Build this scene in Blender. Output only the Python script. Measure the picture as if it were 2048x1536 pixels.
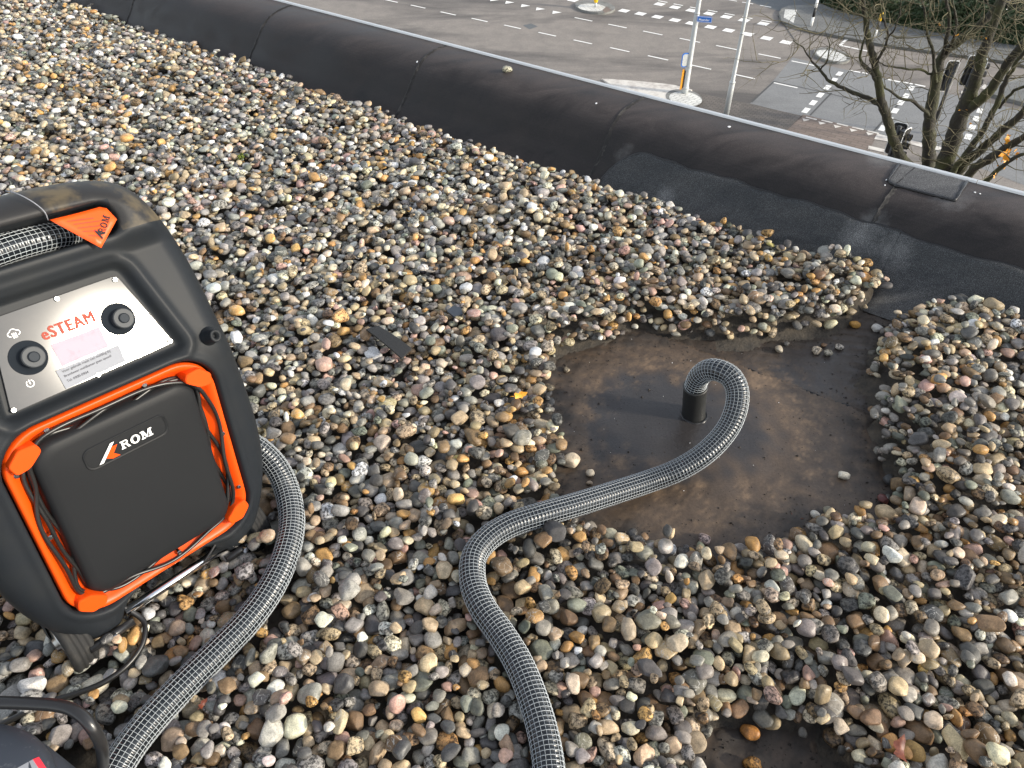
import bpy, bmesh, math, random
import numpy as np
from mathutils import Vector

for o in list(bpy.data.objects):
    bpy.data.objects.remove(o)
SC = bpy.context.scene
COL = SC.collection
R = math.radians

# ---------------------------------------------------------------- camera
CAM_H, PITCH, FPX = 1.3, R(42.0), 1480.0
cam_d = bpy.data.cameras.new('camera')
cam_d.sensor_width = 36.0
cam_d.lens = FPX / 2048 * 36.0
cam_d.clip_start, cam_d.clip_end = 0.02, 2000.0
cam = bpy.data.objects.new('camera', cam_d)
COL.objects.link(cam)
cam.location = (0, 0, CAM_H)
cam.rotation_euler = (math.pi / 2 - PITCH, 0, 0)
SC.camera = cam

# ---------------------------------------------------------------- sky and sun
SUN_EL, SUN_AZ = R(21.0), R(-17.0)           # azimuth measured from +x
SUN = Vector((math.cos(SUN_AZ) * math.cos(SUN_EL), math.sin(SUN_AZ) * math.cos(SUN_EL), math.sin(SUN_EL)))
world = bpy.data.worlds.new('World')
SC.world = world
world.use_nodes = True
nt = world.node_tree
sky = nt.nodes.new('ShaderNodeTexSky')
sky.sky_type = 'NISHITA'
sky.sun_disc = False
sky.sun_elevation = SUN_EL
sky.sun_rotation = math.atan2(SUN.x, SUN.y)
sky.air_density, sky.dust_density, sky.ozone_density = 1.0, 1.0, 1.0
hz = nt.nodes.new('ShaderNodeHueSaturation')          # thin high haze: a paler sky all round
hz.inputs['Saturation'].default_value = 0.38
nt.links.new(sky.outputs[0], hz.inputs['Color'])
nt.links.new(hz.outputs[0], nt.nodes['Background'].inputs[0])
nt.nodes['Background'].inputs[1].default_value = 0.15
sun_d = bpy.data.lights.new('sun', 'SUN')
sun_d.energy, sun_d.angle, sun_d.color = 2.15, R(5.0), (1.0, 0.90, 0.74)
sun = bpy.data.objects.new('sun', sun_d)
COL.objects.link(sun)
sun.rotation_euler = SUN.to_track_quat('Z', 'Y').to_euler()
vs = SC.view_settings
vs.view_transform, vs.look, vs.exposure, vs.gamma = 'Standard', 'None', 1.2, 1.0
vs.use_curve_mapping = False

# ---------------------------------------------------------------- helpers
rng = np.random.default_rng(7)
random.seed(7)
CP, SP = math.cos(PITCH), math.sin(PITCH)
CAMP = np.array([0, 0, CAM_H])


def ray(x, y):
    a, b = x - 1024.0, y - 768.0
    return np.array([a, FPX * CP - b * SP, -b * CP - FPX * SP])


def at_z(x, y, z=0.0):                        # the pixel's point on the level z
    d = ray(x, y)
    return CAMP + d * ((z - CAM_H) / d[2])


def at_dist(x, y, dist):                      # the pixel's point at a horizontal distance
    d = ray(x, y)
    return CAMP + d * (dist / math.hypot(d[0], d[1]))


def proj(P):
    P = np.asarray(P, float) - CAMP
    zc = P[..., 1] * CP - P[..., 2] * SP
    yc = -P[..., 1] * SP - P[..., 2] * CP
    return 1024 + FPX * P[..., 0] / zc, 768 + FPX * yc / zc, zc


ORG = {}


def org(parent):
    while parent is not None and parent.parent is not None:
        parent = parent.parent
    return np.array(parent.location) if parent is not None else None


def tag(o, label=None, cat=None, group=None, kind=None):
    for k, v in (('label', label), ('category', cat), ('group', group), ('kind', kind)):
        if v is not None:
            o[k] = v
    return o


def thing(name, loc, label, cat, group=None):
    o = bpy.data.objects.new(name, None)
    o.empty_display_size = 0.1
    COL.objects.link(o)
    o.location = [float(c) for c in loc]
    return tag(o, label, cat, group)


def mk(name, verts, faces, mat, parent=None, origin=None, smooth=True, attr=None):
    """one mesh object; verts in world space"""
    v = np.asarray(verts, dtype=np.float64).reshape(-1, 3)
    if parent is not None:
        o0 = org(parent)
    elif origin is not None:
        o0 = np.asarray(origin, float)
    else:
        o0 = v.mean(0) if len(v) < 4 else np.array([(v[:, 0].min() + v[:, 0].max()) / 2, (v[:, 1].min() + v[:, 1].max()) / 2, v[:, 2].min()])
    v = v - o0
    me = bpy.data.meshes.new(name)
    if isinstance(faces, np.ndarray):
        k = faces.shape[1]
        me.vertices.add(len(v))
        me.vertices.foreach_set('co', v.astype(np.float32).ravel())
        me.loops.add(faces.size)
        me.loops.foreach_set('vertex_index', faces.astype(np.int32).ravel())
        me.polygons.add(len(faces))
        me.polygons.foreach_set('loop_start', np.arange(0, faces.size, k, dtype=np.int32))
        me.update(calc_edges=True)
    else:
        me.from_pydata(v.tolist(), [], [list(f) for f in faces])
        me.update()
    me.polygons.foreach_set('use_smooth', np.full(len(me.polygons), smooth, dtype=bool))
    if attr is not None:
        ca = me.attributes.new('pcol', 'FLOAT_COLOR', 'POINT')
        ca.data.foreach_set('color', np.asarray(attr, np.float32).ravel())
    if mat is not None:
        me.materials.append(mat)
    me.validate()
    o = bpy.data.objects.new(name, me)
    COL.objects.link(o)
    if parent is not None:
        o.parent = parent
    else:
        o.location = [float(c) for c in o0]
    return o


class MB:
    """collects shapes into one vertex and face list"""
    def __init__(self):
        self.v, self.f = [], []

    def add(self, v, f):
        n = len(self.v)
        self.v += [list(map(float, p)) for p in v]
        self.f += [[i + n for i in q] for q in f]
        return self

    def box(self, c, size, rz=0.0, rx=None):
        c = np.asarray(c, float)
        hx, hy, hz = np.asarray(size, float) / 2
        ca, sa = math.cos(rz), math.sin(rz)
        vv = []
        for sx, sy, sz in ((-1, -1, -1), (1, -1, -1), (1, 1, -1), (-1, 1, -1), (-1, -1, 1), (1, -1, 1), (1, 1, 1), (-1, 1, 1)):
            x, y, z = sx * hx, sy * hy, sz * hz
            vv.append(c + (x * ca - y * sa, x * sa + y * ca, z))
        return self.add(vv, [(0, 3, 2, 1), (4, 5, 6, 7), (0, 1, 5, 4), (1, 2, 6, 5), (2, 3, 7, 6), (3, 0, 4, 7)])

    def prism(self, poly, z0, z1):
        n = len(poly)
        vv = [(p[0], p[1], z0) for p in poly] + [(p[0], p[1], z1) for p in poly]
        return self.add(vv, [tuple(range(n))[::-1], tuple(range(n, 2 * n))] + [(i, (i + 1) % n, n + (i + 1) % n, n + i) for i in range(n)])

    def tube(self, pts, rad, sides=8, caps=True):
        pts = np.asarray(pts, float)
        n = len(pts)
        rad = np.broadcast_to(np.asarray(rad, float), (n,))
        T, A, B = frames(pts)
        vv = []
        for i in range(n):
            for k in range(sides):
                a = 2 * math.pi * k / sides
                vv.append(pts[i] + rad[i] * (A[i] * math.cos(a) + B[i] * math.sin(a)))
        ff = []
        for i in range(n - 1):
            for k in range(sides):
                k2 = (k + 1) % sides
                ff.append((i * sides + k, i * sides + k2, (i + 1) * sides + k2, (i + 1) * sides + k))
        if caps:
            ff.append(tuple(range(sides))[::-1])
            ff.append(tuple((n - 1) * sides + k for k in range(sides)))
        return self.add(vv, ff)

    def build(self, name, mat, parent=None, origin=None, smooth=True):
        return mk(name, self.v, self.f, mat, parent, origin, smooth)


def frames(pts):
    n = len(pts)
    T = np.zeros((n, 3))
    T[1:-1] = pts[2:] - pts[:-2]
    T[0], T[-1] = pts[1] - pts[0], pts[-1] - pts[-2]
    T /= np.linalg.norm(T, axis=1)[:, None] + 1e-12
    A = np.zeros((n, 3))
    a = np.cross(T[0], (0, 0, 1.0))
    if np.linalg.norm(a) < 1e-3:
        a = np.array([1.0, 0, 0])
    for i in range(n):
        a = a - T[i] * (a @ T[i])
        a = a / np.linalg.norm(a)
        A[i] = a
    return T, A, np.cross(T, A)


def spline(pts, step):
    """Catmull-Rom through the points, resampled evenly"""
    P = np.asarray(pts, float)
    P = np.vstack([2 * P[0] - P[1], P, 2 * P[-1] - P[-2]])
    out = []
    for i in range(1, len(P) - 2):
        t = np.linspace(0, 1, 24, endpoint=False)[:, None]
        p0, p1, p2, p3 = P[i - 1], P[i], P[i + 1], P[i + 2]
        out.append(0.5 * (2 * p1 + (p2 - p0) * t + (2 * p0 - 5 * p1 + 4 * p2 - p3) * t ** 2 + (3 * p1 - p0 - 3 * p2 + p3) * t ** 3))
    out = np.vstack(out + [P[-2][None]])
    s = np.r_[0, np.cumsum(np.linalg.norm(np.diff(out, axis=0), axis=1))]
    q = np.linspace(0, s[-1], max(2, int(round(s[-1] / step)) + 1))
    return np.c_[tuple(np.interp(q, s, out[:, k]) for k in range(out.shape[1]))]


def seg_dist(P, poly, closed=True):
    d = np.full(len(P), 1e9)
    n = len(poly)
    for i in range(n if closed else n - 1):
        a, b = poly[i], poly[(i + 1) % n]
        ab = b - a
        t = np.clip(((P - a) @ ab) / (ab @ ab + 1e-15), 0, 1)
        d = np.minimum(d, np.linalg.norm(P - a - t[:, None] * ab, axis=1))
    return d


def inside(P, poly):
    c = np.zeros(len(P), bool)
    n = len(poly)
    for i in range(n):
        a, b = poly[i], poly[(i + 1) % n]
        cond = (a[1] > P[:, 1]) != (b[1] > P[:, 1])
        with np.errstate(divide='ignore', invalid='ignore'):
            xi = (b[0] - a[0]) * (P[:, 1] - a[1]) / (b[1] - a[1]) + a[0]
        c ^= cond & (P[:, 0] < xi)
    return c


def sdf(P, poly):
    d = seg_dist(P, poly)
    return np.where(inside(P, poly), -d, d)


def sstep(a, b, x):
    t = np.clip((x - a) / (b - a), 0, 1)
    return t * t * (3 - 2 * t)


def chaikin(P, n=2):
    P = np.asarray(P, float)
    for _ in range(n):
        Q = np.roll(P, -1, 0)
        P = np.stack([.75 * P + .25 * Q, .25 * P + .75 * Q], 1).reshape(-1, 2)
    return P


def roundpoly(P, r, n=6):
    """polygon with its corners rounded to radius about r"""
    P = np.asarray(P, float)
    out = []
    for i in range(len(P)):
        p, a, b = P[i], P[i - 1], P[(i + 1) % len(P)]
        da, db = a - p, b - p
        la, lb = np.linalg.norm(da), np.linalg.norm(db)
        k = min(r, la * 0.45, lb * 0.45)
        q0, q1 = p + da / la * k, p + db / lb * k
        for t in np.linspace(0, 1, n):
            out.append((1 - t) ** 2 * q0 + 2 * t * (1 - t) * p + t * t * q1)
    return np.array(out)


def smooth_noise(x, y, seed, freqs):
    r = np.random.default_rng(seed)
    o = np.zeros(np.broadcast(x, y).shape)
    for f in freqs:
        for _ in range(4):
            a, p = r.uniform(0, 2 * math.pi, 2)
            o = o + np.sin((x * math.cos(a) + y * math.sin(a)) * f * 2 * math.pi + p) / 4 / math.sqrt(len(freqs))
    return o


# ---------------------------------------------------------------- materials
def nodes_of(m):
    m.use_nodes = True
    return m.node_tree.nodes, m.node_tree.links, m.node_tree.nodes['Principled BSDF']


def noise_node(N, L, scale, detail=4.0, rough=0.6, vec=None, w=None, dist=0.0):
    n = N.new('ShaderNodeTexNoise')
    if w is not None:
        n.noise_dimensions = '4D'
        L.new(w, n.inputs['W'])
    n.inputs['Scale'].default_value = scale
    n.inputs['Detail'].default_value = detail
    n.inputs['Roughness'].default_value = rough
    n.inputs['Distortion'].default_value = dist
    if vec is None:
        g = N.new('ShaderNodeNewGeometry')
        vec = g.outputs['Position']
    L.new(vec, n.inputs['Vector'])
    return n.outputs['Fac']


def ramp(N, L, fac, stops):
    r = N.new('ShaderNodeValToRGB')
    L.new(fac, r.inputs[0])
    e = r.color_ramp.elements
    while len(e) < len(stops):
        e.new(0.5)
    for el, (p, c) in zip(e, stops):
        el.position = p
        el.color = (c, c, c, 1) if np.isscalar(c) else (*c, 1)
    return r.outputs[0]


def mix(N, L, fac, a, b, mode='MIX'):
    m = N.new('ShaderNodeMix')
    m.data_type, m.blend_type = 'RGBA', mode
    for sock, val in ((m.inputs[0], fac), (m.inputs[6], a), (m.inputs[7], b)):
        if hasattr(val, 'links'):
            L.new(val, sock)
        elif np.isscalar(val):
            sock.default_value = val if sock.type == 'VALUE' else (val, val, val, 1)
        else:
            sock.default_value = (*val, 1)
    return m.outputs[2]


def bump(N, L, b, fac, strength, dist=0.001):
    n = N.new('ShaderNodeBump')
    n.inputs['Strength'].default_value = strength
    n.inputs['Distance'].default_value = dist
    L.new(fac, n.inputs['Height'])
    L.new(n.outputs[0], b.inputs['Normal'])


def mat(name, col, rough=0.5, metal=0.0, var=None, bmp=None, spec=0.5):
    """var = (scale, second colour, low, high); bmp = (scale, strength, distance)"""
    m = bpy.data.materials.new(name)
    N, L, b = nodes_of(m)
    b.inputs['Base Color'].default_value = (*col, 1)
    b.inputs['Roughness'].default_value = rough
    b.inputs['Metallic'].default_value = metal
    b.inputs['Specular IOR Level'].default_value = spec
    if var:
        f = noise_node(N, L, var[0])
        f = ramp(N, L, f, [(var[2], 0.0), (var[3], 1.0)])
        L.new(mix(N, L, f, col, var[1]), b.inputs['Base Color'])
    if bmp:
        bump(N, L, b, noise_node(N, L, bmp[0]), bmp[1], bmp[2])
    return m


def pebble_material():
    m = bpy.data.materials.new('pebble_stone')
    N, L, b = nodes_of(m)
    at = N.new('ShaderNodeAttribute')
    at.attribute_name = 'pcol'
    w = N.new('ShaderNodeMath')
    w.operation = 'MULTIPLY'
    L.new(at.outputs['Alpha'], w.inputs[0])
    w.inputs[1].default_value = 60.0
    W = w.outputs[0]
    big = ramp(N, L, noise_node(N, L, 70, 3, 0.6, w=W), [(0.3, 0.62), (0.7, 1.3)])
    c = mix(N, L, 1.0, at.outputs['Color'], big, 'MULTIPLY')
    sp = ramp(N, L, noise_node(N, L, 420, 3, 0.7, w=W), [(0.36, 0.62), (0.55, 1.0), (0.75, 1.25)])
    c = mix(N, L, 0.8, c, sp, 'MULTIPLY')
    # a minority carries strong dark blotches (granite, chalk with crusts)
    sel = ramp(N, L, at.outputs['Alpha'], [(0.70, 0.0), (0.74, 1.0)])
    bl = ramp(N, L, noise_node(N, L, 170, 5, 0.75, w=W), [(0.44, 0.16), (0.53, 1.12)])
    c2 = mix(N, L, 1.0, c, bl, 'MULTIPLY')
    c = mix(N, L, sel, c, c2)
    # thin pale veins on a few
    sel2 = ramp(N, L, at.outputs['Alpha'], [(0.10, 1.0), (0.13, 0.0)])
    vn = ramp(N, L, noise_node(N, L, 40, 2, 0.5, w=W, dist=1.5), [(0.485, 0.0), (0.5, 1.0), (0.515, 0.0)])
    vm = N.new('ShaderNodeMath')
    vm.operation = 'MULTIPLY'
    L.new(sel2, vm.inputs[0])
    L.new(vn, vm.inputs[1])
    c = mix(N, L, vm.outputs[0], c, (0.5, 0.48, 0.43))
    L.new(c, b.inputs['Base Color'])
    rr = ramp(N, L, noise_node(N, L, 25, 2, 0.5), [(0.35, 0.36), (0.65, 0.68)])
    L.new(rr, b.inputs['Roughness'])
    b.inputs['Specular IOR Level'].default_value = 0.4
    bump(N, L, b, noise_node(N, L, 300, 4, 0.6, w=W), 0.5, 0.0012)
    return m


def membrane_material():
    m = bpy.data.materials.new('bare_membrane')
    N, L, b = nodes_of(m)
    at = N.new('ShaderNodeAttribute')
    at.attribute_name = 'pcol'                            # mud, silt and washed film laid out on the sheet
    sp = N.new('ShaderNodeSeparateColor')
    L.new(at.outputs['Color'], sp.inputs[0])
    mud, silt, wet = sp.outputs[0], sp.outputs[1], sp.outputs[2]
    blot = noise_node(N, L, 9, 6, 0.65, dist=0.6)
    fine = noise_node(N, L, 160, 4, 0.7)
    c = mix(N, L, ramp(N, L, blot, [(0.3, 0.0), (0.7, 1.0)]), (0.058, 0.042, 0.031), (0.112, 0.078, 0.053))
    c = mix(N, L, wet, c, (0.036, 0.033, 0.033))
    c = mix(N, L, silt, c, (0.27, 0.180, 0.108))
    c = mix(N, L, mud, c, (0.034, 0.027, 0.022))
    c = mix(N, L, 0.6, c, ramp(N, L, fine, [(0.3, 0.6), (0.7, 1.3)]), 'MULTIPLY')
    L.new(c, b.inputs['Base Color'])
    r_ = mix(N, L, wet, 0.50, 0.24)
    r_ = mix(N, L, silt, r_, 0.60)
    r_ = mix(N, L, mud, r_, 0.75)
    r_ = mix(N, L, 0.35, r_, ramp(N, L, blot, [(0.35, 0.25), (0.65, 0.7)]))
    L.new(r_, b.inputs['Roughness'])
    bump(N, L, b, mix(N, L, 0.5, blot, fine), 0.3, 0.003)
    return m


def felt_material(name, base, dust_lit, dlo, dhi, speck=0.0, rough=0.55, stains=()):
    m = bpy.data.materials.new(name)
    N, L, b = nodes_of(m)
    g = N.new('ShaderNodeNewGeometry')
    mp = N.new('ShaderNodeMapping')
    mp.inputs['Rotation'].default_value = (0, 0, R(37))
    mp.inputs['Scale'].default_value = (0.8, 3.0, 3.0)
    L.new(g.outputs['Position'], mp.inputs['Vector'])
    s = noise_node(N, L, 3.2, 7, 0.65, vec=mp.outputs[0], dist=0.9)
    sx_ = N.new('ShaderNodeSeparateXYZ')                 # dusty film plus painted-in sunlit tone where the felt lies flat
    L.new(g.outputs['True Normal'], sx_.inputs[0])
    flat_lit = ramp(N, L, sx_.outputs[2], [(0.55, 0.22), (0.97, 1.0)])
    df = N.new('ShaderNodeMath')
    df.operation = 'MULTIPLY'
    L.new(flat_lit, df.inputs[0])
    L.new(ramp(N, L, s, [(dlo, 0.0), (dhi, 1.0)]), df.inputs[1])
    c = mix(N, L, df.outputs[0], base, dust_lit)
    for (sxp, syp, szp), sr in stains:                   # whitish bloom beside laps and joints
        vd = N.new('ShaderNodeVectorMath')
        vd.operation = 'DISTANCE'
        L.new(g.outputs['Position'], vd.inputs[0])
        vd.inputs[1].default_value = (sxp, syp, szp)
        wd2 = N.new('ShaderNodeMath')
        wd2.operation = 'MULTIPLY_ADD'
        L.new(noise_node(N, L, 14, 5, 0.7), wd2.inputs[0])
        wd2.inputs[1].default_value = sr * 1.6
        L.new(vd.outputs['Value'], wd2.inputs[2])
        c = mix(N, L, ramp(N, L, wd2.outputs[0], [(min(0.98, sr * 0.75), 0.28), (min(0.99, sr * 1.6), 0.0)]), c, (0.30, 0.30, 0.30))
    fine = noise_node(N, L, 520, 3, 0.7)
    c = mix(N, L, 1.0, c, ramp(N, L, fine, [(0.32, 1.0 - speck * 0.6), (0.5, 1.0), (0.72, 1.0 + 3.0 * speck)]), 'MULTIPLY')
    L.new(c, b.inputs['Base Color'])
    L.new(ramp(N, L, s, [(0.3, rough - 0.1), (0.7, rough + 0.15)]), b.inputs['Roughness'])
    b.inputs['Specular IOR Level'].default_value = 0.18
    bump(N, L, b, mix(N, L, 0.4, s, fine), 0.3, 0.003)
    return m


def road_material(name, c1, c2, stain, slo, shi, scale=0.22):
    m = bpy.data.materials.new(name)
    N, L, b = nodes_of(m)
    g = N.new('ShaderNodeNewGeometry')
    mp = N.new('ShaderNodeMapping')
    mp.inputs['Rotation'].default_value = (0, 0, R(36))
    mp.inputs['Scale'].default_value = (0.45, 1.5, 1.0)
    L.new(g.outputs['Position'], mp.inputs['Vector'])
    a = noise_node(N, L, 1.6, 5, 0.6)
    st = noise_node(N, L, scale, 6, 0.6, vec=mp.outputs[0], dist=0.7)
    fine = noise_node(N, L, 16, 4, 0.7)
    c = mix(N, L, ramp(N, L, a, [(0.3, 0.0), (0.7, 1.0)]), c1, c2)
    c = mix(N, L, ramp(N, L, st, [(slo, 0.0), (shi, 1.0)]), c, stain)
    c = mix(N, L, 0.6, c, ramp(N, L, fine, [(0.3, 0.65), (0.7, 1.3)]), 'MULTIPLY')
    L.new(c, b.inputs['Base Color'])
    b.inputs['Roughness'].default_value = 0.8
    bump(N, L, b, fine, 0.3, 0.01)
    return m


def brick_paving_material(name, c1, c2, mortar, scale):
    m = bpy.data.materials.new(name)
    N, L, b = nodes_of(m)
    g = N.new('ShaderNodeNewGeometry')
    mp = N.new('ShaderNodeMapping')
    mp.inputs['Rotation'].default_value = (0, 0, R(35.5))
    L.new(g.outputs['Position'], mp.inputs['Vector'])
    br = N.new('ShaderNodeTexBrick')
    L.new(mp.outputs[0], br.inputs['Vector'])
    br.inputs['Color1'].default_value = (*c1, 1)
    br.inputs['Color2'].default_value = (*c2, 1)
    br.inputs['Mortar'].default_value = (*mortar, 1)
    br.inputs['Scale'].default_value = scale
    br.inputs['Mortar Size'].default_value = 0.02
    c = mix(N, L, 0.6, br.outputs[0], ramp(N, L, noise_node(N, L, 1.1, 4), [(0.3, 0.7), (0.7, 1.25)]), 'MULTIPLY')
    L.new(c, b.inputs['Base Color'])
    b.inputs['Roughness'].default_value = 0.8
    return m


M = dict(
    pebble=pebble_material(),
    membrane=membrane_material(),
    soil=mat('gravel_bed', (0.035, 0.031, 0.026), 0.9, var=(40, (0.08, 0.066, 0.05), 0.35, 0.7), bmp=(120, 0.8, 0.004)),
    crumb=mat('mud_crumb', (0.030, 0.024, 0.019), 0.8),
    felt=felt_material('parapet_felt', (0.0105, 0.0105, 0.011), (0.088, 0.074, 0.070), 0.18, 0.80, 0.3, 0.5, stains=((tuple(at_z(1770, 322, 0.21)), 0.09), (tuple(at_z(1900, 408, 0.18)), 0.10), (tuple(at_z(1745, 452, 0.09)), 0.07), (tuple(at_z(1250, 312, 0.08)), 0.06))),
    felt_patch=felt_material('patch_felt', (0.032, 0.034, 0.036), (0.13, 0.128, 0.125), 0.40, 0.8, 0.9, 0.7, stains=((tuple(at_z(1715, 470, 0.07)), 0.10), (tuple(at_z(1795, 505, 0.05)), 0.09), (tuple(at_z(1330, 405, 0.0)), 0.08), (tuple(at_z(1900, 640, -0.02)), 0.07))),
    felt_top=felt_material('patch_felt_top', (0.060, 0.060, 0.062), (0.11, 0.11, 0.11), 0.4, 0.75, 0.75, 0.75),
    seam=mat('seam_bitumen', (0.022, 0.021, 0.021), 0.5, var=(40, (0.075, 0.07, 0.066), 0.5, 0.75), spec=0.2),
    bitumen=mat('wet_bitumen', (0.012, 0.012, 0.013), 0.35),
    white_alu=mat('white_trim', (0.80, 0.80, 0.79), 0.45),
    plastic=mat('body_plastic', (0.014, 0.0165, 0.020), 0.46, var=(9, (0.018, 0.020, 0.022), 0.4, 0.7), bmp=(900, 0.12, 0.0006), spec=0.13),
    handle_dirt=mat('dusty_plastic', (0.026, 0.026, 0.027), 0.48, var=(14, (0.10, 0.08, 0.05), 0.52, 0.68), bmp=(700, 0.15, 0.0006), spec=0.15),
    panel=mat('panel_plastic', (0.0135, 0.0145, 0.016), 0.5, bmp=(1100, 0.15, 0.0005), spec=0.15),
    orange=mat('orange_plastic', (0.70, 0.065, 0.003), 0.4, spec=0.3),
    steel=mat('satin_plate', (0.036, 0.038, 0.040), 0.085, 0.0, var=(30, (0.046, 0.046, 0.047), 0.4, 0.7), spec=0.36),
    chrome=mat('chrome', (0.8, 0.8, 0.8), 0.09, 1.0),
    screw=mat('screw_steel', (0.30, 0.30, 0.31), 0.25, 1.0),
    dark_metal=mat('black_metal', (0.016, 0.016, 0.017), 0.28),
    well=mat('knob_well', (0.015, 0.019, 0.024), 0.5, spec=0.2),
    knob=mat('knob_grey', (0.05, 0.055, 0.06), 0.5, spec=0.2),
    rubber=mat('rubber', (0.012, 0.012, 0.012), 0.8, var=(60, (0.028, 0.026, 0.023), 0.5, 0.75), bmp=(200, 0.3, 0.001)),
    white_print=mat('white_print', (0.75, 0.75, 0.74), 0.5),
    orange_print=mat('orange_print', (0.26, 0.030, 0.012), 0.5, spec=0.2),
    black_print=mat('black_print', (0.015, 0.015, 0.015), 0.5),
    grey_print=mat('grey_print', (0.045, 0.045, 0.055), 0.5, spec=0.1),
    pink=mat('faded_sticker', (0.26, 0.185, 0.24), 0.5, var=(55, (0.22, 0.14, 0.19), 0.52, 0.72)),
    paper=mat('white_sticker', (0.24, 0.25, 0.275), 0.6, spec=0.1),
    tag=mat('orange_tag', (0.80, 0.085, 0.006), 0.45),
    pvc=mat('hose_pvc', (0.010, 0.013, 0.016), 0.22),
    thread=mat('hose_thread', (0.40, 0.43, 0.45), 0.4),
    cuff=mat('hose_cuff', (0.017, 0.018, 0.018), 0.5, bmp=(250, 0.2, 0.001)),
    cable=mat('cable_rubber', (0.014, 0.014, 0.014), 0.35),
    navy=mat('navy_plastic', (0.030, 0.037, 0.050), 0.5, var=(70, (0.10, 0.11, 0.12), 0.62, 0.75)),
    red=mat('red_label', (0.75, 0.03, 0.05), 0.4),
    strip=mat('rubber_strip', (0.018, 0.018, 0.018), 0.7, bmp=(260, 0.7, 0.002)),
    leaf_y=mat('yellow_leaf', (0.85, 0.38, 0.03), 0.5, var=(220, (0.55, 0.18, 0.02), 0.5, 0.7)),
    leaf_r=mat('red_leaf', (0.13, 0.030, 0.014), 0.5, var=(220, (0.24, 0.07, 0.02), 0.5, 0.7)),
    moss=mat('moss', (0.10, 0.13, 0.015), 0.9),
    slate=mat('slate_chip', (0.045, 0.055, 0.07), 0.4),
    asphalt=road_material('asphalt', (0.190, 0.170, 0.153), (0.245, 0.218, 0.193), (0.085, 0.077, 0.072), 0.48, 0.66),
    asphalt2=road_material('asphalt_grey', (0.175, 0.178, 0.18), (0.21, 0.212, 0.212), (0.12, 0.12, 0.12), 0.62, 0.8),
    asphalt3=road_material('asphalt_dark', (0.095, 0.105, 0.112), (0.12, 0.128, 0.132), (0.07, 0.07, 0.07), 0.6, 0.8),
    tar=mat('tar_joint', (0.07, 0.07, 0.07), 0.8),
    paint=mat('road_paint', (0.80, 0.79, 0.76), 0.6, var=(5, (0.60, 0.58, 0.55), 0.55, 0.75)),
    old_paint=mat('worn_paint', (0.62, 0.59, 0.54), 0.7, var=(3, (0.40, 0.36, 0.33), 0.45, 0.7)),
    bricks=brick_paving_material('brick_paving', (0.105, 0.092, 0.082), (0.14, 0.122, 0.108), (0.05, 0.045, 0.04), 2.0),
    redbricks=brick_paving_material('red_brick_paving', (0.17, 0.13, 0.108), (0.20, 0.155, 0.13), (0.12, 0.10, 0.085), 1.2),
    slabs=brick_paving_material('grey_slabs', (0.145, 0.15, 0.145), (0.175, 0.175, 0.17), (0.10, 0.10, 0.10), 1.4),
    white_pavers=brick_paving_material('white_pavers', (0.66, 0.66, 0.63), (0.58, 0.58, 0.55), (0.30, 0.30, 0.28), 1.5),
    kerb=mat('kerb_concrete', (0.20, 0.20, 0.19), 0.8, var=(2.5, (0.12, 0.12, 0.11), 0.45, 0.7)),
    pole=mat('galvanised_pole', (0.47, 0.49, 0.49), 0.5, 0.35),
    blue=mat('sign_blue', (0.02, 0.15, 0.55), 0.4),
    yellow=mat('yellow_plastic', (0.85, 0.50, 0.01), 0.4),
    orange_sign=mat('orange_board', (0.75, 0.30, 0.01), 0.5),
    black=mat('black_paint', (0.015, 0.015, 0.016), 0.5),
    white=mat('white_paint', (0.78, 0.78, 0.76), 0.5),
    bark=mat('bark', (0.030, 0.027, 0.020), 0.85, var=(2.6, (0.050, 0.054, 0.018), 0.45, 0.65), bmp=(22, 0.8, 0.03)),
    twig=mat('twig_bark', (0.17, 0.15, 0.085), 0.8, var=(3, (0.07, 0.06, 0.035), 0.4, 0.65)),
    hedge=mat('hedge_leaf', (0.030, 0.055, 0.022), 0.6, var=(2.0, (0.065, 0.085, 0.035), 0.4, 0.7)),
    brush=mat('dry_shrub', (0.15, 0.12, 0.09), 0.85, var=(2, (0.07, 0.06, 0.045), 0.4, 0.6)),
    wall=mat('facade_brick', (0.24, 0.15, 0.11), 0.85, var=(6, (0.18, 0.11, 0.08), 0.4, 0.7)),
    red_lens=mat('signal_red', (0.25, 0.02, 0.01), 0.3),
)

# ================================================================ the roof
DV = np.array([math.cos(R(-37)), math.sin(R(-37))])      # along the parapet, to the right and nearer
NV = np.array([-DV[1], DV[0]])                           # outwards over the street
Z_ROOF = -0.045
N_FOOT = 2.20


def pw(t, n, z):
    p = DV * t + NV * n
    return np.array([p[0], p[1], z])


def tn(P):
    return float(P[0] * DV[0] + P[1] * DV[1]), float(P[0] * NV[0] + P[1] * NV[1])


# bare patch outline, traced where the stones stop
PATCH_PX = [(1107, 722), (1147, 706), (1202, 698), (1239, 673), (1264, 655), (1315, 658), (1337, 673), (1373, 677), (1425, 677), (1461, 682),
            (1512, 688), (1549, 672), (1600, 668), (1651, 662), (1680, 640), (1716, 622), (1753, 607), (1800, 592), (1850, 586), (1880, 620), (1835, 622),
            (1790, 640), (1760, 660), (1753, 688), (1734, 739), (1738, 768), (1760, 793), (1727, 822), (1727, 844), (1753, 881), (1738, 914), (1767, 939),
            (1775, 961), (1770, 1001), (1782, 1022), (1753, 1030), (1680, 1040), (1629, 1034), (1578, 1076), (1534, 1090), (1497, 1103),
            (1468, 1107), (1420, 1116), (1388, 1100), (1337, 1107), (1293, 1090), (1257, 1076), (1213, 1065), (1166, 1050), (1120, 1009), (1115, 969),
            (1140, 925), (1142, 888), (1111, 852), (1100, 822), (1104, 779)]
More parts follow.
